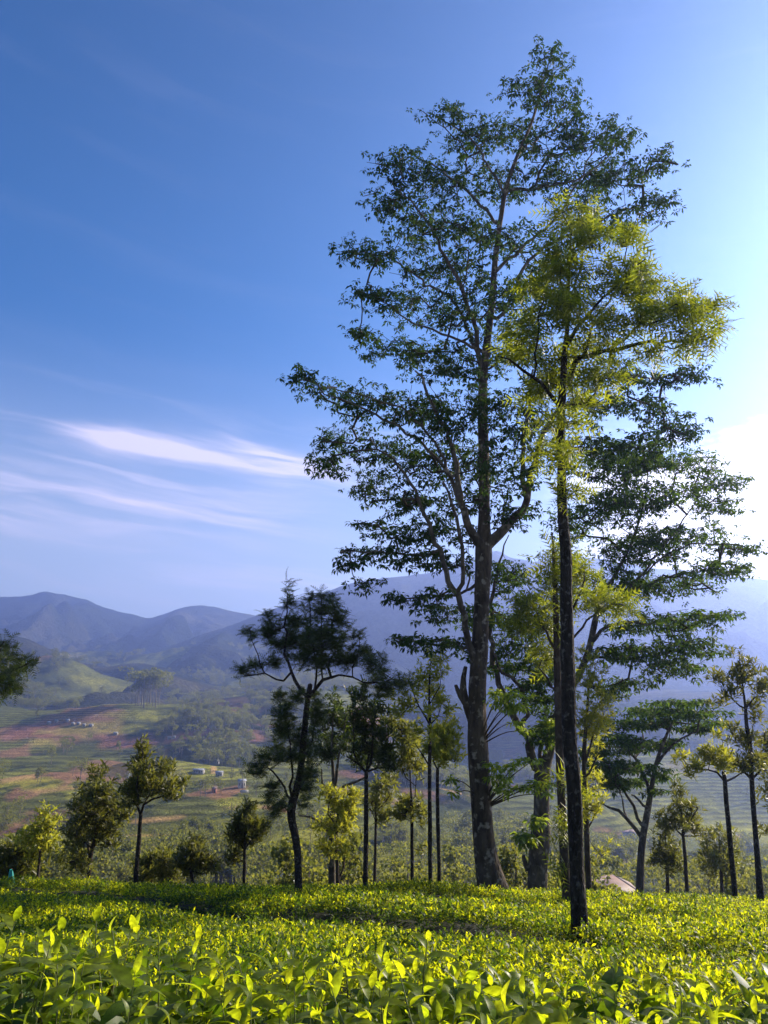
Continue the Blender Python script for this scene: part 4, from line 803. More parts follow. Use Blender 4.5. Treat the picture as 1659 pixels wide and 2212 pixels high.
make_tree('young_tree', 'bushy column shaped bronze tree on a double stem, left of the dark tufted tree', 22.0,
 [(190,1908,9),(194,1870,9),(197,1841,8),(202,1821,7),(210,1781,5),(212,1740,3),(216,1685,1.5)], [[(193,1900,6),(192,1860,6),(192,1821,5),(194,1780,3),(190,1720,1.5)], [(202,1822,5),(220,1806,4),(250,1803,2)], [(199,1835,4),(180,1815,3),(165,1790,1.5)], [(195,1868,4),(175,1865,3),(150,1862,1.5)], [(211,1775,3),(235,1757,2),(256,1740,1.5)]],
 [(206,1680,6,11),(222,1682,6,11),(200,1701,15,13),(220,1707,17,14),(190,1721,17,14),(216,1731,24,17),(182,1747,12,14),(200,1757,25,17),(228,1751,18,17),(256,1740,11,11),(258,1757,11,11),(180,1777,18,14),(210,1781,25,15),(240,1777,16,9),(164,1783,11,9),(172,1805,20,11),(200,1807,23,11),(226,1817,20,11),(160,1833,15,13),(166,1857,20,15),(146,1861,11,7),(168,1877,14,9),(235,1800,20,12)],
 'lance', M['leaf_bronze'], M['bark_brown'], G_CREST, n_attr=358, clump=6, sprays=2, pad=0.19, lsize=0.190, depth=1.0, up=0.6, flat=1.0, seed=22)
make_tree('young_tree', 'small light yellow green tree on a very thin stem, leftmost whole tree', 25.0,
 [(80,1910,6),(83,1880,6),(85,1861,5),(88,1811,4),(92,1771,2),(97,1752,1)], [[(87,1830,2),(75,1812,2),(64,1812,1)], [(88,1820,2),(102,1805,2),(112,1790,1)], [(86,1850,2),(95,1840,1.5),(104,1835,1)]],
 [(98,1761,8,15),(96,1785,11,14),(112,1789,9,11),(80,1805,16,13),(100,1817,16,12),(115,1817,7,11),(66,1811,11,11),(58,1820,11,7),(80,1833,13,9),(100,1833,13,7),(82,1857,8,5)],
 'lance', M['leaf_lime'], M['bark_brown'], G_CREST, n_attr=134, clump=6, sprays=2, pad=0.2, lsize=0.190, depth=0.7, up=0.4, flat=0.9, seed=23)
make_tree('young_tree', 'small dark pointed tree on a short bare stem, left of the bent dark trunk', 22.0,
 [(527,1908,7),(528,1870,7),(528,1833,6),(529,1800,4),(531,1745,1)], [[(528,1830,3),(545,1810,3),(565,1790,1.5)], [(528,1835,3),(515,1820,2),(508,1808,1)], [(528,1870,2),(515,1862,1.5),(508,1858,1)]],
 [(531,1748,4,11),(530,1765,10,14),(524,1785,16,14),(542,1787,18,13),(562,1791,13,11),(512,1807,14,11),(532,1811,23,13),(548,1807,18,11),(520,1822,14,7),(508,1862,9,11)],
 'lance', M['leaf_bronze'], M['bark_dark'], G_CREST, n_attr=192, clump=6, sprays=2, pad=0.17, lsize=0.179, depth=0.8, up=0.75, flat=0.9, seed=24)
make_tree('young_tree', 'shrub like dark tree with a yellow tip and no clear trunk, low on the crest', 21.0,
 [(416,1908,8),(414,1893,7),(412,1880,6),(413,1850,4),(414,1822,1.5)], [[(415,1893,4),(432,1890,3),(450,1880,1.5)], [(413,1885,3),(402,1872,2),(395,1862,1.5)]],
 [(414,1825,6,11),(412,1845,14,13),(424,1857,18,13),(406,1865,16,13),(436,1869,16,11),(452,1873,11,7),(412,1881,16,7),(398,1872,12,10)],
 'lance', M['leaf_bronze'], M['bark_dark'], G_CREST, n_attr=153, clump=6, sprays=2, pad=0.17, lsize=0.179, depth=0.8, up=0.6, flat=0.9, seed=25)
make_tree('shrub', 'rounded olive shrub just behind the crest, right of the dark tufted tree', 23.5,
 [(326,1915,6),(326,1900,5),(327,1870,2)], [[(326,1902,3),(340,1888,2),(348,1878,1)]], [(326,1873,18,18),(340,1885,20,14),(326,1891,17,10),(312,1888,12,12)], 'lance', M['leaf_olive'], M['bark_brown'], None, n_attr=115, clump=6, sprays=3, pad=0.2, lsize=0.179, depth=0.8, up=0.4, flat=0.9, seed=26, cat='shrub')
make_tree('shrub', 'darker narrow shrub beside the rounded olive shrub on the crest', 22.5,
 [(366,1915,6),(366,1900,5),(366,1862,2)], [[(366,1900,3),(376,1885,2),(380,1872,1)]], [(362,1865,13,16),(368,1881,17,16),(366,1896,15,10),(352,1882,10,12)], 'lance', M['leaf_bronze'], M['bark_brown'], None, n_attr=108, clump=6, sprays=2, pad=0.18, lsize=0.179, depth=0.8, up=0.5, flat=0.9, seed=27, cat='shrub')
make_tree('feather_tree', 'dark feathery branches reaching in from the left edge of the view', 12.0,
 [(-75,1945,30),(-72,1850,28),(-66,1700,26),(-58,1580,22),(-45,1500,15),(-35,1440,10),(-25,1380,5)], [[(-45,1500,9),(-10,1480,6),(20,1455,4),(60,1432,2)], [(-48,1512,8),(-20,1500,5),(30,1492,2)], [(-35,1440,6),(-10,1420,4),(8,1385,2)]],
 [(8,1390,10,16),(8,1420,18,15),(40,1430,18,9),(66,1430,13,7),(20,1455,28,11),(50,1458,18,7),(12,1485,24,11),(38,1495,10,6),(-30,1430,42,50),(-60,1470,40,40),(-70,1410,40,40)],
 'fern', M['leaf_dark'], M['bark_dark'], None, n_attr=230, sprays=2, pad=0.10, lsize=0.15, depth=0.9, up=0.6, flat=1.0, twig_r=0.004, seed=28, sink=0.7)
make_tree('shrub', 'brownish spiky shrub at the left edge behind the teal cloth', 26.0,
 [(28,1915,7),(28,1895,6),(30,1860,2)], [[(28,1898,3),(45,1880,2),(60,1868,1)], [(28,1900,3),(10,1880,2),(-5,1865,1)]], [(28,1872,26,22),(5,1880,22,20),(52,1882,20,18),(20,1850,14,14)], 'lance', M['leaf_bronze'], M['bark_brown'], None, n_attr=140, clump=6, sprays=2, pad=0.28, lsize=0.358, depth=0.9, up=0.6, flat=0.9, seed=29, cat='shrub')

# teal cloth hung on a short stake behind the crest, at the far left
def teal_cloth():
    c = at(20, 1910, 23.0); h = 0.36
    root = thing('cloth_on_stake', 'teal cloth hanging on a short stake behind the tea at the far left', 'cloth', c)
    m = MB(); m.tube([(0, 0.03, -1.2), (0.0, 0.03, h + 0.03)], [0.02, 0.018], 6); link('stake', m.build('stake', M['tea_wood']), root)
    V = []; n, k = 14, 22
    for i in range(n):
        t = i / (n - 1); w = 0.04 + 0.075 * t ** 0.8
        for j in range(k):
            a = 2 * math.pi * j / k; f = 1 + 0.22 * t * math.sin(5 * a + 2 * t)
            V.append((w * f * math.cos(a) + 0.06 * t, w * 0.6 * f * math.sin(a), h * (1 - t) - 0.12 * t))
    F = [(i * k + j, i * k + (j + 1) % k, (i + 1) * k + (j + 1) % k, (i + 1) * k + j) for i in range(n - 1) for j in range(k)]
    F2 = [(j, (j + 1) % k, len(V)) for j in range(k)]; V.append((0, 0, h + 0.02))
    link('drape', new_mesh('drape', V, [np.array(F), np.array(F2)], M['teal'], True), root)
teal_cloth()
# ------------------------------------------------------------------ valley trees
def valley_proto(kind, seed):
    """crown and trunk meshes, about 1 unit tall"""
    r = np.random.default_rng(seed); random.seed(seed)
    P = []
    if kind == 'round':
        for _ in range(11):
            c = np.array((r.normal(0, .17), r.normal(0, .17), r.uniform(.38, .82))); s = r.uniform(.10, .19)
            q = r.normal(0, 1, (46, 3)); q /= np.linalg.norm(q, axis=1)[:, None]; P.append(c + q * s * r.uniform(.7, 1.1, (46, 1)) * (1, 1, .8))
    elif kind == 'tall':
        for _ in range(12):
            z = r.uniform(.45, .97); w = .13 * (1.1 - z) + .03; c = np.array((r.normal(0, w), r.normal(0, w), z)); s = r.uniform(.045, .09)
            q = r.normal(0, 1, (40, 3)); q /= np.linalg.norm(q, axis=1)[:, None]; P.append(c + q * s * (1.2, 1.2, .8))
    else:      # umbrella
        for _ in range(10):
            c = np.array((r.normal(0, .24), r.normal(0, .24), r.uniform(.68, .96))); s = r.uniform(.12, .2)
            q = r.normal(0, 1, (46, 3)); q /= np.linalg.norm(q, axis=1)[:, None]; P.append(c + q * s * (1.2, 1.2, .3))
    P = np.concatenate(P); n = len(P)
    D = r.normal(0, 1, (n, 3)); D /= np.linalg.norm(D, axis=1)[:, None]; A = np.cross(D, r.normal(0, 1, (n, 3))); A /= np.linalg.norm(A, axis=1)[:, None]; B = np.cross(D, A)
    s = r.uniform(.016, .034, (n, 1))
    V = np.stack([P + A * s, P + B * s * .8 + D * s * .3, P - A * s, P - B * s * .8 + D * s * .2], 1).reshape(-1, 3)
    F = np.arange(4 * n).reshape(-1, 4)
    crown = new_mesh('crown', V, F, M['valley_leaf'], False)
    m = MB(); tr = .016 if kind != 'tall' else .011; b = np.array((r.normal(0, .03), r.normal(0, .03), 0.62))
    m.tube([(0, 0, -.12), (b[0] * .3, 0, .25), b, (b[0] * 1.2, b[1] * 1.2, .85)], [tr * 1.3, tr, tr * .7, tr * .3], 6)
    for _ in range(4):
        e = np.array((r.normal(0, .18), r.normal(0, .18), r.uniform(.6, .85))); z0 = r.uniform(.28, .5); m.tube([(b[0] * z0, b[1] * z0, z0), (e + (0, 0, z0)) / 2, e], [tr * .5, tr * .35, tr * .15], 4, 0, 0, False)
    trunk = m.build('trunk', M['valley_bark'])
    both = new_mesh('valley_tree_mass', np.concatenate([V, np.concatenate(m.V)]), [np.concatenate([F] + [f + len(V) for f in m.F[4][0:1]]), *[np.concatenate(m.F[4][1:]) + len(V)], *([np.concatenate(m.F[3]) + len(V)] if 3 in m.F else [])],
                    [M['valley_leaf'], M['valley_bark']], False, None)
    mi = np.zeros(len(both.polygons), np.int32); mi[n:] = 1; both.polygons.foreach_set('material_index', mi)
    return crown, trunk, both
VP = {k: [valley_proto(k, 100 + i * 7 + j) for i in range(4)] for j, k in enumerate(('round', 'tall', 'umbrella'))}
LANDMARKS = [(20, 'teal cloth'), (80, 'leftmost small tree'), (195, 'bushy bronze tree'), (300, 'dark tufted tree'), (350, 'olive shrubs'), (415, 'yellow tipped tree'), (528, 'small pointed dark tree'), (643, 'bent dark trunk'),
             (717, 'pale branching trunk'), (790, 'candlestick shaped tree'), (890, 'low round crown'), (940, 'twin thin trunks'), (1050, 'thick mottled trunk'), (1160, 'bottle shaped trunk'), (1245, 'black trunk'), (1320, 'rusty roof'),
             (1385, 'grey umbrella tree'), (1470, 'small pointed olive tree'), (1580, 'forked thin trunk'), (1645, 'rightmost tall trunk')]
KTXT = {'round': 'rounded hazy tree', 'tall': 'narrow hazy tree', 'umbrella': 'flat topped hazy tree'}
def valley_tree(kind, i, p, h, rz, near):
    u = 829.5 + FOC * (p[0] / (p[1] * math.cos(PITCH) + p[2] * math.sin(PITCH)))
    lu, lm = min(LANDMARKS, key=lambda q: abs(q[0] - u))
    side = 'behind' if abs(u - lu) < 14 else ('left of' if u < lu else 'right of')
    dz = 'just below the crest' if p[1] < 55 else ('below the crest' if p[1] < 110 else ('on the valley floor' if p[1] < 190 else ('on the lower slope' if p[1] < 300 else 'on the far slope')))
    lab = f"{'small' if h < 3.4 else ('large' if h > 8.5 else 'medium')} {KTXT[kind]} {dz}, {side} the {lm}"
    root = thing('valley_tree', lab, 'tree', p, f"{kind} valley trees {dz} {side} the {lm}")
    root.scale = (h, h, h); root.rotation_euler = (0, 0, rz)
    cr, tr, _ = VP[kind][i]
    link('trunk', tr, root); link('crown', cr, root)
def land_z(x, y): return float(terrain(x, y)) - 0.95
_r = random.Random(42)
n_ind = 0
# band of trees just below the crest and on the valley floor
spots = []
for (u0, u1, d0, d1, n, h0, h1, kinds) in [(560, 1060, 34, 70, 34, 2.6, 4.4, ('round', 'round', 'tall')), (1060, 1700, 36, 75, 40, 2.6, 4.6, ('round', 'round', 'tall')),
     (-60, 330, 40, 90, 12, 2.2, 3.6, ('round', 'tall')), (560, 1700, 80, 160, 60, 5.5, 9, ('round', 'round', 'tall', 'umbrella')), (-60, 560, 120, 240, 26, 5, 8, ('round', 'tall')),
     (560, 1700, 160, 300, 70, 6, 11, ('round', 'tall', 'umbrella')), (-60, 620, 260, 420, 38, 6, 11, ('round', 'round', 'tall'))]:
    for _ in range(n): spots.append((_r.uniform(u0, u1), math.exp(_r.uniform(math.log(d0), math.log(d1))), _r.uniform(h0, h1), _r.choice(kinds)))
# the tall grove on the hill top and the single trees on the yellow spur
for u in (277, 281, 286, 291, 296, 303, 309, 316, 322, 328): spots.append((u, 690 + _r.uniform(-15, 15), _r.uniform(26, 34), 'tall' if _r.random() < .5 else 'umbrella'))
for u, d in ((388, 640), (396, 640), (404, 632), (427, 600), (437, 610), (459, 590), (364, 600)): spots.append((u, d, _r.uniform(13, 19), 'tall'))
for u in (1500, 1530, 1560, 1585, 1615, 1640, 1470): spots.append((u, 660 + _r.uniform(-30, 60), _r.uniform(16, 24), 'umbrella'))
spots = [q for q in spots if not (1262 < q[0] < 1385 and q[1] < 86)]
for i, (u, d, h, k) in enumerate(spots[:300]):
    c = at(u, 1700, d); x, y = c[0], c[1]
    valley_tree(k, _r.randrange(4), (x, y, land_z(x, y)), h, _r.uniform(0, 6.3), True)

# ------------------------------------------------------------------ instanced masses (woods, tea canopy): uncountable stuff
def instanced(name, label, pts, rot, scl, idx, protos, pname):
    src = bpy.data.collections.new(pname)
    for i, me in enumerate(protos):
        o = bpy.data.objects.new(f'{pname}_{chr(97 + i)}', me); src.objects.link(o)
    me = bpy.data.meshes.new(name); me.vertices.add(len(pts)); me.vertices.foreach_set('co', np.asarray(pts, np.float32).ravel())
    a = me.attributes.new('rot', 'FLOAT_VECTOR', 'POINT'); a.data.foreach_set('vector', np.asarray(rot, np.float32).ravel())
    a = me.attributes.new('scl', 'FLOAT', 'POINT'); a.data.foreach_set('value', np.asarray(scl, np.float32))
    a = me.attributes.new('idx', 'INT', 'POINT'); a.data.foreach_set('value', np.asarray(idx, np.int32))
    o = link(name, me); tag(o, label, None, None, 'stuff')
    g = bpy.data.node_groups.new(name, 'GeometryNodeTree')
    g.interface.new_socket('Geometry', in_out='INPUT', socket_type='NodeSocketGeometry'); g.interface.new_socket('Geometry', in_out='OUTPUT', socket_type='NodeSocketGeometry')
    nn = g.nodes.new; L = g.links
    gi = nn('NodeGroupInput'); go = nn('NodeGroupOutput'); ip = nn('GeometryNodeInstanceOnPoints'); ci = nn('GeometryNodeCollectionInfo')
    ci.inputs['Collection'].default_value = src; ci.inputs['Separate Children'].default_value = True; ci.inputs['Reset Children'].default_value = True
    def attr(nm, t):
        n = nn('GeometryNodeInputNamedAttribute'); n.data_type = t; n.inputs['Name'].default_value = nm; return n.outputs['Attribute']
    e = nn('FunctionNodeEulerToRotation'); L.new(attr('rot', 'FLOAT_VECTOR'), e.inputs[0])
    L.new(gi.outputs[0], ip.inputs['Points']); L.new(ci.outputs[0], ip.inputs['Instance']); ip.inputs['Pick Instance'].default_value = True
    L.new(attr('idx', 'INT'), ip.inputs['Instance Index']); L.new(e.outputs[0], ip.inputs['Rotation']); L.new(attr('scl', 'FLOAT'), ip.inputs['Scale'])
    L.new(ip.outputs[0], go.inputs[0])
    md = o.modifiers.new('scatter', 'NODES'); md.node_group = g
    return o
def build_woods():
    r = np.random.default_rng(77); n = 48000
    az = np.radians(r.uniform(-34, 34, n)); d = np.exp(r.uniform(math.log(120), math.log(1700), n))
    x = d * np.sin(az); y = d * np.cos(az)
    dens = sstep(-0.02, 0.20, fbm(x / 120, y / 120, 21, 5, 0.6) + 0.35 * sstep(700, 1300, d) - 0.06)
    X = x[None]; Y = y[None]; cov = paint_cover(X, Y)[0]
    lum = cov[:, 0]; wood = np.clip(1 - (lum - 0.035) / 0.05, 0, 1)          # dark cover = wood
    keep = r.random(n) < np.clip(wood ** 1.5 * 0.9, 0.006, 0.9)
    x, y, d = x[keep], y[keep], d[keep]
    z = terrain(x, y) - 1.0; m = len(x)
    h = r.uniform(6, 14, m) * np.where(d > 900, 1.25, 1) * np.where(d < 300, .75, 1)
    rot = np.stack([np.zeros(m), np.zeros(m), r.uniform(0, 6.28, m)], 1)
    instanced('woodland', 'woods and scattered trees on the far hillsides', np.stack([x, y, z], 1), rot, h, r.choice(12, m, p=np.array([3, 3, 3, 3, 1, 1, 1, 1, .6, .6, .6, .6]) / 18.4), [v[2] for k in ('round', 'tall', 'umbrella') for v in VP[k]], 'wood_tree')
build_woods()

# ------------------------------------------------------------------ houses in the valley
def house(name, label, u, v, wu, depth_m, wall_h, roof_h, wall_m, roof_m, rz=0.0, hip=False, d=None, openings=2, z=None, grp=None, overhang=0.35):
    d = d or hit(u, v); p = at(u, v, d); w = wu * mpu(u, v, d)
    zb = land_z(p[0], p[1]) if z is None else z
    root = thing(name, label, 'house', (p[0], p[1], zb), grp); root.rotation_euler = (0, 0, rz)
    m = MB(); m.box((0, 0, wall_h / 2 - 0.6), (w, depth_m, wall_h + 1.2)); link('wall', m.build('wall', wall_m, False), root)
    a, b = w / 2 + overhang, depth_m / 2 + overhang; t = 0.06
    if hip: rx = max(0.2, a - b * 0.9)
    else: rx = a
    def sheet(P):
        P = np.array(P, float); Q = P - (0, 0, t); n = len(P); V = np.concatenate([P, Q]); mm = MB()
        mm.add(V, [np.array([list(range(n)), list(range(2 * n - 1, n - 1, -1))]), np.array([(i, i + n, (i + 1) % n + n, (i + 1) % n) for i in range(n)])]); return mm
    e = wall_h + 0.02; q = wall_h + roof_h
    for s in (-1, 1):
        P = [(-a, s * b, e), (a, s * b, e), (rx, 0, q), (-rx, 0, q)]
        link('roof_slope', sheet(P if s < 0 else P[::-1]).build('roof_slope', roof_m, False), root)
        if hip:
            P = [(s * a, -b, e + .004), (s * a, b, e + .004), (s * rx, 0, q + .004)]; link('roof_slope', sheet(P if s > 0 else P[::-1]).build('roof_slope', roof_m, False), root)
        else:
            P = [(s * (w / 2), -depth_m / 2, wall_h), (s * (w / 2), depth_m / 2, wall_h), (s * (w / 2), 0, wall_h + roof_h * 0.93)]; mg = MB(); mg.add(np.array(P), [np.array([(0, 1, 2)])]); link('gable', mg.build('gable', wall_m, False), root)
    for i in range(openings):
        x = -w / 2 + w * (i + 0.5) / openings; door = i == openings // 2
        mo = MB(); hh = wall_h * (0.75 if door else 0.4); mo.box((x, -depth_m / 2 - 0.01, hh / 2 + (0.02 if door else wall_h * 0.35)), (w / openings * 0.42, 0.08, hh)); nm = 'door' if door else 'window'
        o = link(nm, mo.build(nm, M['dark_open'], False), root)
        mf = MB(); mf.box((x, -depth_m / 2 - 0.04, (0.02 if door else wall_h * 0.35) - 0.06), (w / openings * 0.5, 0.1, 0.08)); link('sill', mf.build('sill', wall_m, False), o)
    return root
house('cottage', 'small white house with pale sheet roof and red plinth on the far terraces', 522, 1697, 15, 5.0, 3.0, 0.9, M['white_wall'], M['sheet_roof'], 0.25, openings=3)
house('long_house', 'long white house with pale roof beside the ochre track', 474, 1673, 14, 4, 2.0, 0.8, M['dull_wall'], M['sheet_roof'], 0.05, openings=3)
house('long_house', 'low grey roofed house among trees, left of the ochre track', 430, 1669, 21, 4, 1.7, 0.8, M['dull_wall'], M['sheet_roof'], -0.05, openings=4)
house('cottage', 'white cottage with dark doors on the near valley floor, left of the small pointed tree', 494, 1838, 22, 4.5, 2.4, 1.0, M['white_wall'], M['rust_roof'], 0.1, openings=3)
house('shed', 'pink roofed shed under the terraced red bank', 463, 1708, 9, 3.0, 1.8, 0.8, M['brick_red'], M['rust_roof'], 0.3, openings=1)
house('shed', 'tiny bright white shed on the red bank', 437, 1696, 7, 3.0, 1.8, 0.7, M['white_wall'], M['white_wall'], 0.3, openings=1)
house('shrine', 'tiny white shrine at the top of the ochre track', 470, 1649, 6, 2.5, 2.2, 1.8, M['white_wall'], M['white_wall'], 0.0, True, openings=1)
house('shed', 'silver roofed shed low behind the crest, left of the bent dark trunk', 612, 1893, 24, 3.0, 1.6, 0.9, M['white_wall'], M['sheet_roof'], 0.35, d=95, z=at(612, 1897, 95)[2] - 1.7, openings=2)
house('house', 'house with a rusty hipped sheet roof just behind the crest', 1322, 1922, 84, 5.2, 2.6, 1.15, M['white_wall'], M['rust_roof'], -0.12, True, d=82, z=at(1322, 1917, 82)[2] - 2.6, openings=3)
house('house', 'house with a pale pink roof half hidden by the valley trees, above the rusty roof', 1365, 1806, 30, 6, 2.6, 1.3, M['white_wall'], M['rust_roof'], 0.2, True, openings=3)
for i, (u, v, wu, lab) in enumerate([(106, 1561, 11, 'leftmost white house of the row of small roofs on the far hill'), (122, 1560, 9, 'second white house from the left in the far row of roofs'), (146, 1559, 12, 'third and longest white house in the far row of roofs'), (158, 1563, 9, 'fourth white house in the far row of roofs'), (170, 1563, 10, 'fifth white house in the far row of roofs'), (182, 1566, 9, 'sixth white house in the far row of roofs'), (197, 1568, 12, 'rightmost ochre tinted house of the far row of roofs'),
      (250, 1585, 14, 'white house alone among trees right of the far row of roofs'), (366, 1595, 12, 'white house among trees above the red terraces, left part'), (376, 1593, 9, 'white house among trees above the red terraces, right part')]):
    house('cottage', lab, u, v, wu * .6, 3, 1.3, .7, M['dull_wall'], M['sheet_roof'], 0.1 * (i % 3), openings=2, overhang=.2, grp='small white houses on the far hill')
def pylon():
    d = hit(278, 1692); p = at(278, 1692, d); h = 24 * mpu(278, 1690, d)
    root = thing('pylon', 'pale steel lattice pylon in front of the dark red slope', 'pylon', (p[0], p[1], land_z(p[0], p[1])))
    m = MB(); w0, w1 = h * .13, h * .03
    for sx in (-1, 1):
        for sy in (-1, 1): q = MB(); q.tube([(sx * w0, sy * w0, -.5), (sx * w1, sy * w1, h)], [.10, .07], 5); link('leg', q.build('leg', M['steel']), root)
    for i in range(6):
        za, zb = h * i / 6, h * (i + 1) / 6; wa, wb = w0 + (w1 - w0) * i / 6, w0 + (w1 - w0) * (i + 1) / 6
        for s in (-1, 1):
            m.tube([(-wa, s * wa, za), (wb, s * wb, zb)], .05, 4); m.tube([(wa, s * wa, za), (-wb, s * wb, zb)], .05, 4); m.tube([(s * wa, -wa, za), (s * wb, wb, zb)], .05, 4)
    link('lattice', m.build('lattice', M['steel']), root)
    for z in (.72, .86): q = MB(); q.tube([(-h * .2, 0, h * z), (0, 0, h * (z + .03)), (h * .2, 0, h * z)], .09, 5); link('crossarm', q.build('crossarm', M['steel']), root)
pylon()
# low pale retaining wall by the white house
def yard_wall():
    d = hit(531, 1704); p = at(531, 1704, d); w = 18 * mpu(531, 1704, d); m = MB(); m.box((0, 0, 0.3), (w, .3, 1.6), 0.15)
    o = link('yard_wall', m.build('yard_wall', M['white_wall'], False), None, (p[0], p[1] - 4, land_z(p[0], p[1] - 4))); tag(o, 'pale low wall in front of the small white house with red plinth', 'wall')
yard_wall()
# ------------------------------------------------------------------ tea field
def tuft_mesh(seed, n=12, L=0.042, mat=None):
    random.seed(seed); ps = []
    for i in range(n):
        v, f = blade(L * random.uniform(.7, 1.25), L * random.uniform(.30, .42), random.uniform(.15, .6), .25, 2)
        tilt = random.uniform(.15, 1.25)
        v = v @ rot_x(random.uniform(-.5, .5)).T @ rot_y(-tilt).T @ rot_z(i * 2.4 + random.uniform(-.4, .4)).T
        ps.append((v + np.array((random.uniform(-.06, .06), random.uniform(-.06, .06), random.uniform(-.03, .03) + .03 * tilt)), f))
    V, F = merge(ps); return new_mesh('tea_tuft', V, F, mat or M['tea_field'], True)
def build_field():
    r = np.random.default_rng(9); P = []
    for (d0, d1, dens) in ((2.5, 2.75, 500), (2.6, 4.6, 130), (4.6, 9, 300), (9, 15, 200), (15, 25.5, 120)):
        w = 0.62 * d1 + 3.0; n = int((d1 - d0) * 2 * w * dens); P.append(np.stack([r.uniform(-w, w, n), r.uniform(d0, d1, n)], 1))
    P = np.concatenate(P); x, y = P[:, 0], P[:, 1]; z = tea_top(x, y) - 0.02 + r.normal(0, .03, len(x)); m = len(x)
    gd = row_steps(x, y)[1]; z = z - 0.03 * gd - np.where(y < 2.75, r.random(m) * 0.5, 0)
    kp = r.random(m) > 0.0 * gd; x, y, z, gd = x[kp], y[kp], z[kp], gd[kp]; m = len(x)
    rot = np.stack([r.normal(0, .28, m), r.normal(0, .28, m), r.uniform(0, 6.28, m)], 1)
    old = (r.random(m) < 0.30 + 0.25 * sstep(-.1, .4, fbm(x / 1.6, y / 1.6, 91, 3)) + 2.0 * gd); idx = np.where(old, r.integers(6, 9, m), r.integers(0, 6, m))  # darker mature tufts stand in for shade, row faces get only these
    sc = r.uniform(.75, 1.25, m) * np.where(y > 9, 1.25, 1.0)
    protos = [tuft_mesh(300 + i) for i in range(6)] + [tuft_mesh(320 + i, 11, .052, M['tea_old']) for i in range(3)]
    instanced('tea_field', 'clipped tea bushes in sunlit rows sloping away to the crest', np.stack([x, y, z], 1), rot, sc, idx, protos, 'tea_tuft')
build_field()

# front row: single tea bushes with their shoots and leaves
LEAF = []
for i in range(11):
    random.seed(500 + i); v, f = blade(1.0, random.uniform(.34, .42), random.uniform(.1, .55), random.uniform(.12, .3), 6)
    v[:, 1] += 0.03 * np.sin(v[:, 0] * 3 + i); LEAF.append(new_mesh('leaf', v, f, M['tea_new' if i < 7 else 'tea_old'], True))
LEAF_OLD = []
for i in range(4):
    random.seed(540 + i); v, f = blade(1.0, random.uniform(.42, .5), random.uniform(.1, .5), random.uniform(.1, .25), 5); LEAF_OLD.append((v, f))
STEM = []
for i in range(5):
    random.seed(560 + i); b = random.uniform(-.1, .1); m = MB(); m.tube([(0, 0, -.35), (b * .3, 0, .3), (b, 0.04, .7), (b * 1.2, .05, 1.0)], [.016, .014, .011, .006], 6); STEM.append(m.build('stem', M['tea_stem']))
from mathutils import Matrix, Euler
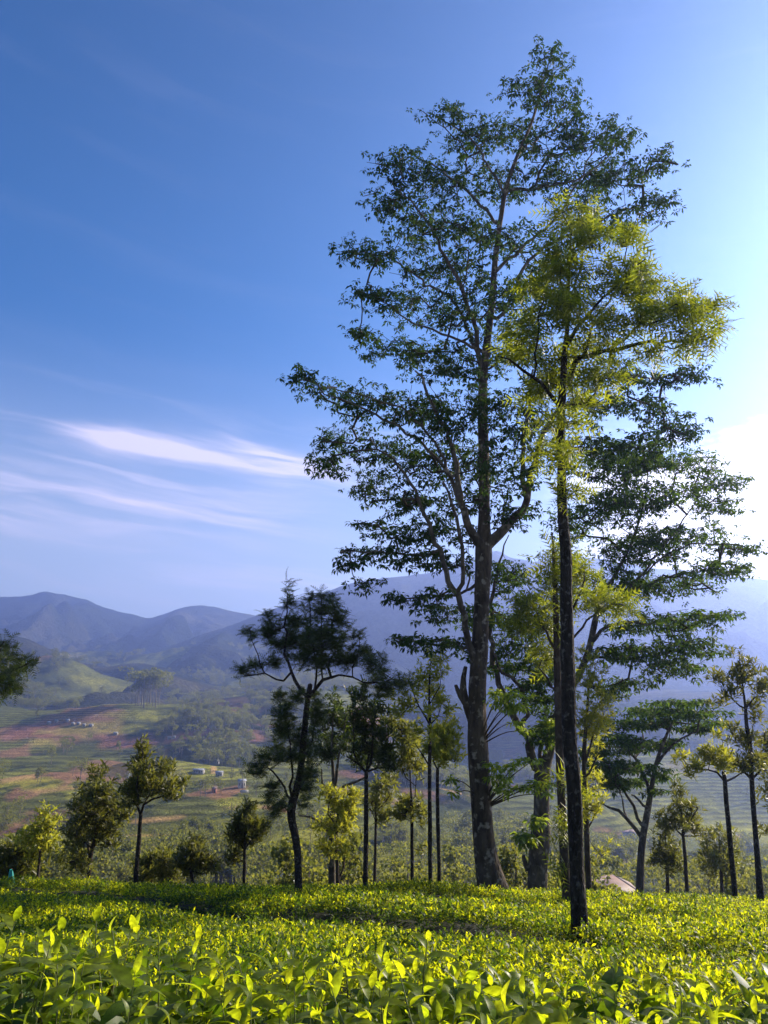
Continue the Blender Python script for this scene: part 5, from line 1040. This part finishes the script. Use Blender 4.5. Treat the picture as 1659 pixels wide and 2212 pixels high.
def tea_bush(label, cx, cy, hw, hd, top, n_shoots, seed, tall=1.0):
    r = random.Random(seed); zg = top - 0.95
    root = thing('tea_bush', label, 'tea bush', (cx, cy, zg), 'tea bushes in the front row')
    # woody branches
    m = MB()
    for _ in range(14):
        e = (r.uniform(-hw, hw) * .9, r.uniform(-hd, hd) * .9, .82 + r.uniform(-.06, .06)); m.tube([(e[0] * .1, e[1] * .1, -.05), (e[0] * .45, e[1] * .5, .4), e], [.016, .011, .006], 5)
    tag(link('branches', m.build('branches', M['tea_wood']), root), None, None, None, 'stuff')
    # mature leaves below the shoots
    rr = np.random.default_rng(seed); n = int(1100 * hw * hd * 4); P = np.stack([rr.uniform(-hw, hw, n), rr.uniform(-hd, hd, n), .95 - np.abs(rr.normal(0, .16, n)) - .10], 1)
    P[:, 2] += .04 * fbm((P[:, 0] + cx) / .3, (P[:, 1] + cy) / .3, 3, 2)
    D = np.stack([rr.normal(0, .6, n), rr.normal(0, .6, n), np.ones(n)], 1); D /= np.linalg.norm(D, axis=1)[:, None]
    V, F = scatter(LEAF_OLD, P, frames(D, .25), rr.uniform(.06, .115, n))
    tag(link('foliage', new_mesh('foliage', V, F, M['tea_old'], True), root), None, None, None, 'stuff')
    for s in range(n_shoots):
        x = r.uniform(-hw, hw); y = r.uniform(-hd, hd); edge = max(abs(x) / hw, abs(y) / hd)
        L = r.uniform(.07, .115) * tall * (1.1 - .35 * edge); z = .86 + r.uniform(-.07, .04) - .10 * max(0, edge - .6)
        mt = Matrix.Translation((x, y, z)) @ Euler((r.gauss(0, .16), r.gauss(0, .16), r.uniform(0, 6.28))).to_matrix().to_4x4()
        so = link('shoot', STEM[r.randrange(5)], root); so.matrix_local = mt @ Matrix.Diagonal((L * .16 / .16, L, L, 1)) if False else mt @ Matrix.Scale(L, 4)
        nl = r.randint(4, 6); a0 = r.uniform(0, 6.28)
        for k in range(nl):
            t = (k + .6) / nl; lo = link('leaf', LEAF[r.randrange(7) if t > .3 or r.random() < .6 else 7 + r.randrange(4)], so)
            ll = r.uniform(.058, .086) * (1.0 if 0 < k < nl - 2 else (.8 if k == 0 else (.72 if k == nl - 2 else .5))) / L
            up = .12 + .72 * t + r.uniform(-.25, .2) if k < nl - 1 else 1.4
            lo.matrix_local = Matrix.Translation((0.0, .03 * t, .12 + .86 * t)) @ Euler((0, 0, a0 + k * 2.4 + r.uniform(-.3, .3))).to_matrix().to_4x4() @ Euler((r.uniform(-.35, .35), -up, 0)).to_matrix().to_4x4() @ Matrix.Scale(ll, 4)
def build_front():
    spec = [(-1.55, 1.75, 'tea bush just outside the left edge of the front row'), (-0.80, 1.72, 'tall tea bush at the left edge, far end of the front row'), (-0.05, 1.72, 'tea bush left of the middle in the far line of the front row'), (0.70, 1.70, 'tea bush right of the middle in the far line of the front row'), (1.45, 1.72, 'tea bush at the right edge in the far line of the front row'),
            (-1.15, 1.02, 'tea bush outside the bottom left corner'), (-0.42, 1.0, 'nearest tea bush in the bottom left corner with big blurred leaves'), (0.30, 1.0, 'nearest tea bush right of the bottom middle, dark gaps below its shoots'), (1.02, 1.02, 'nearest tea bush at the bottom right corner')]
    for i, (x, y, lab) in enumerate(spec):
        far_ = y > 1.4
        top = (-0.485 if far_ else -0.49) - 0.05 * max(0, x) + (0.045 if x < -0.5 else 0.0)
        tea_bush(lab, x, y, .40, .40 if far_ else .34, top, 165 if far_ else 125, 900 + i, 1.12 if x < -.5 else 1.0)
build_front()

# ------------------------------------------------------------------ air
def build_haze():
    m, nt, out = mat_base('hazy_air'); pv = N(nt, 'ShaderNodeVolumePrincipled')
    pv.inputs['Color'].default_value = (0.37, 0.50, 1.0, 1); pv.inputs['Density'].default_value = HAZE; pv.inputs['Anisotropy'].default_value = 0.68
    nt.links.new(pv.outputs[0], out.inputs['Volume'])
    mb = MB(); lo = np.array((-4000., -120., -420.)); hi = np.array((4000., 3600., 500.)); mb.box((lo + hi) / 2, hi - lo)
    o = link('haze', mb.build('haze', m, False)); tag(o, 'morning haze filling the valley', None, None, 'stuff')
HAZE = 0.00040
build_haze()
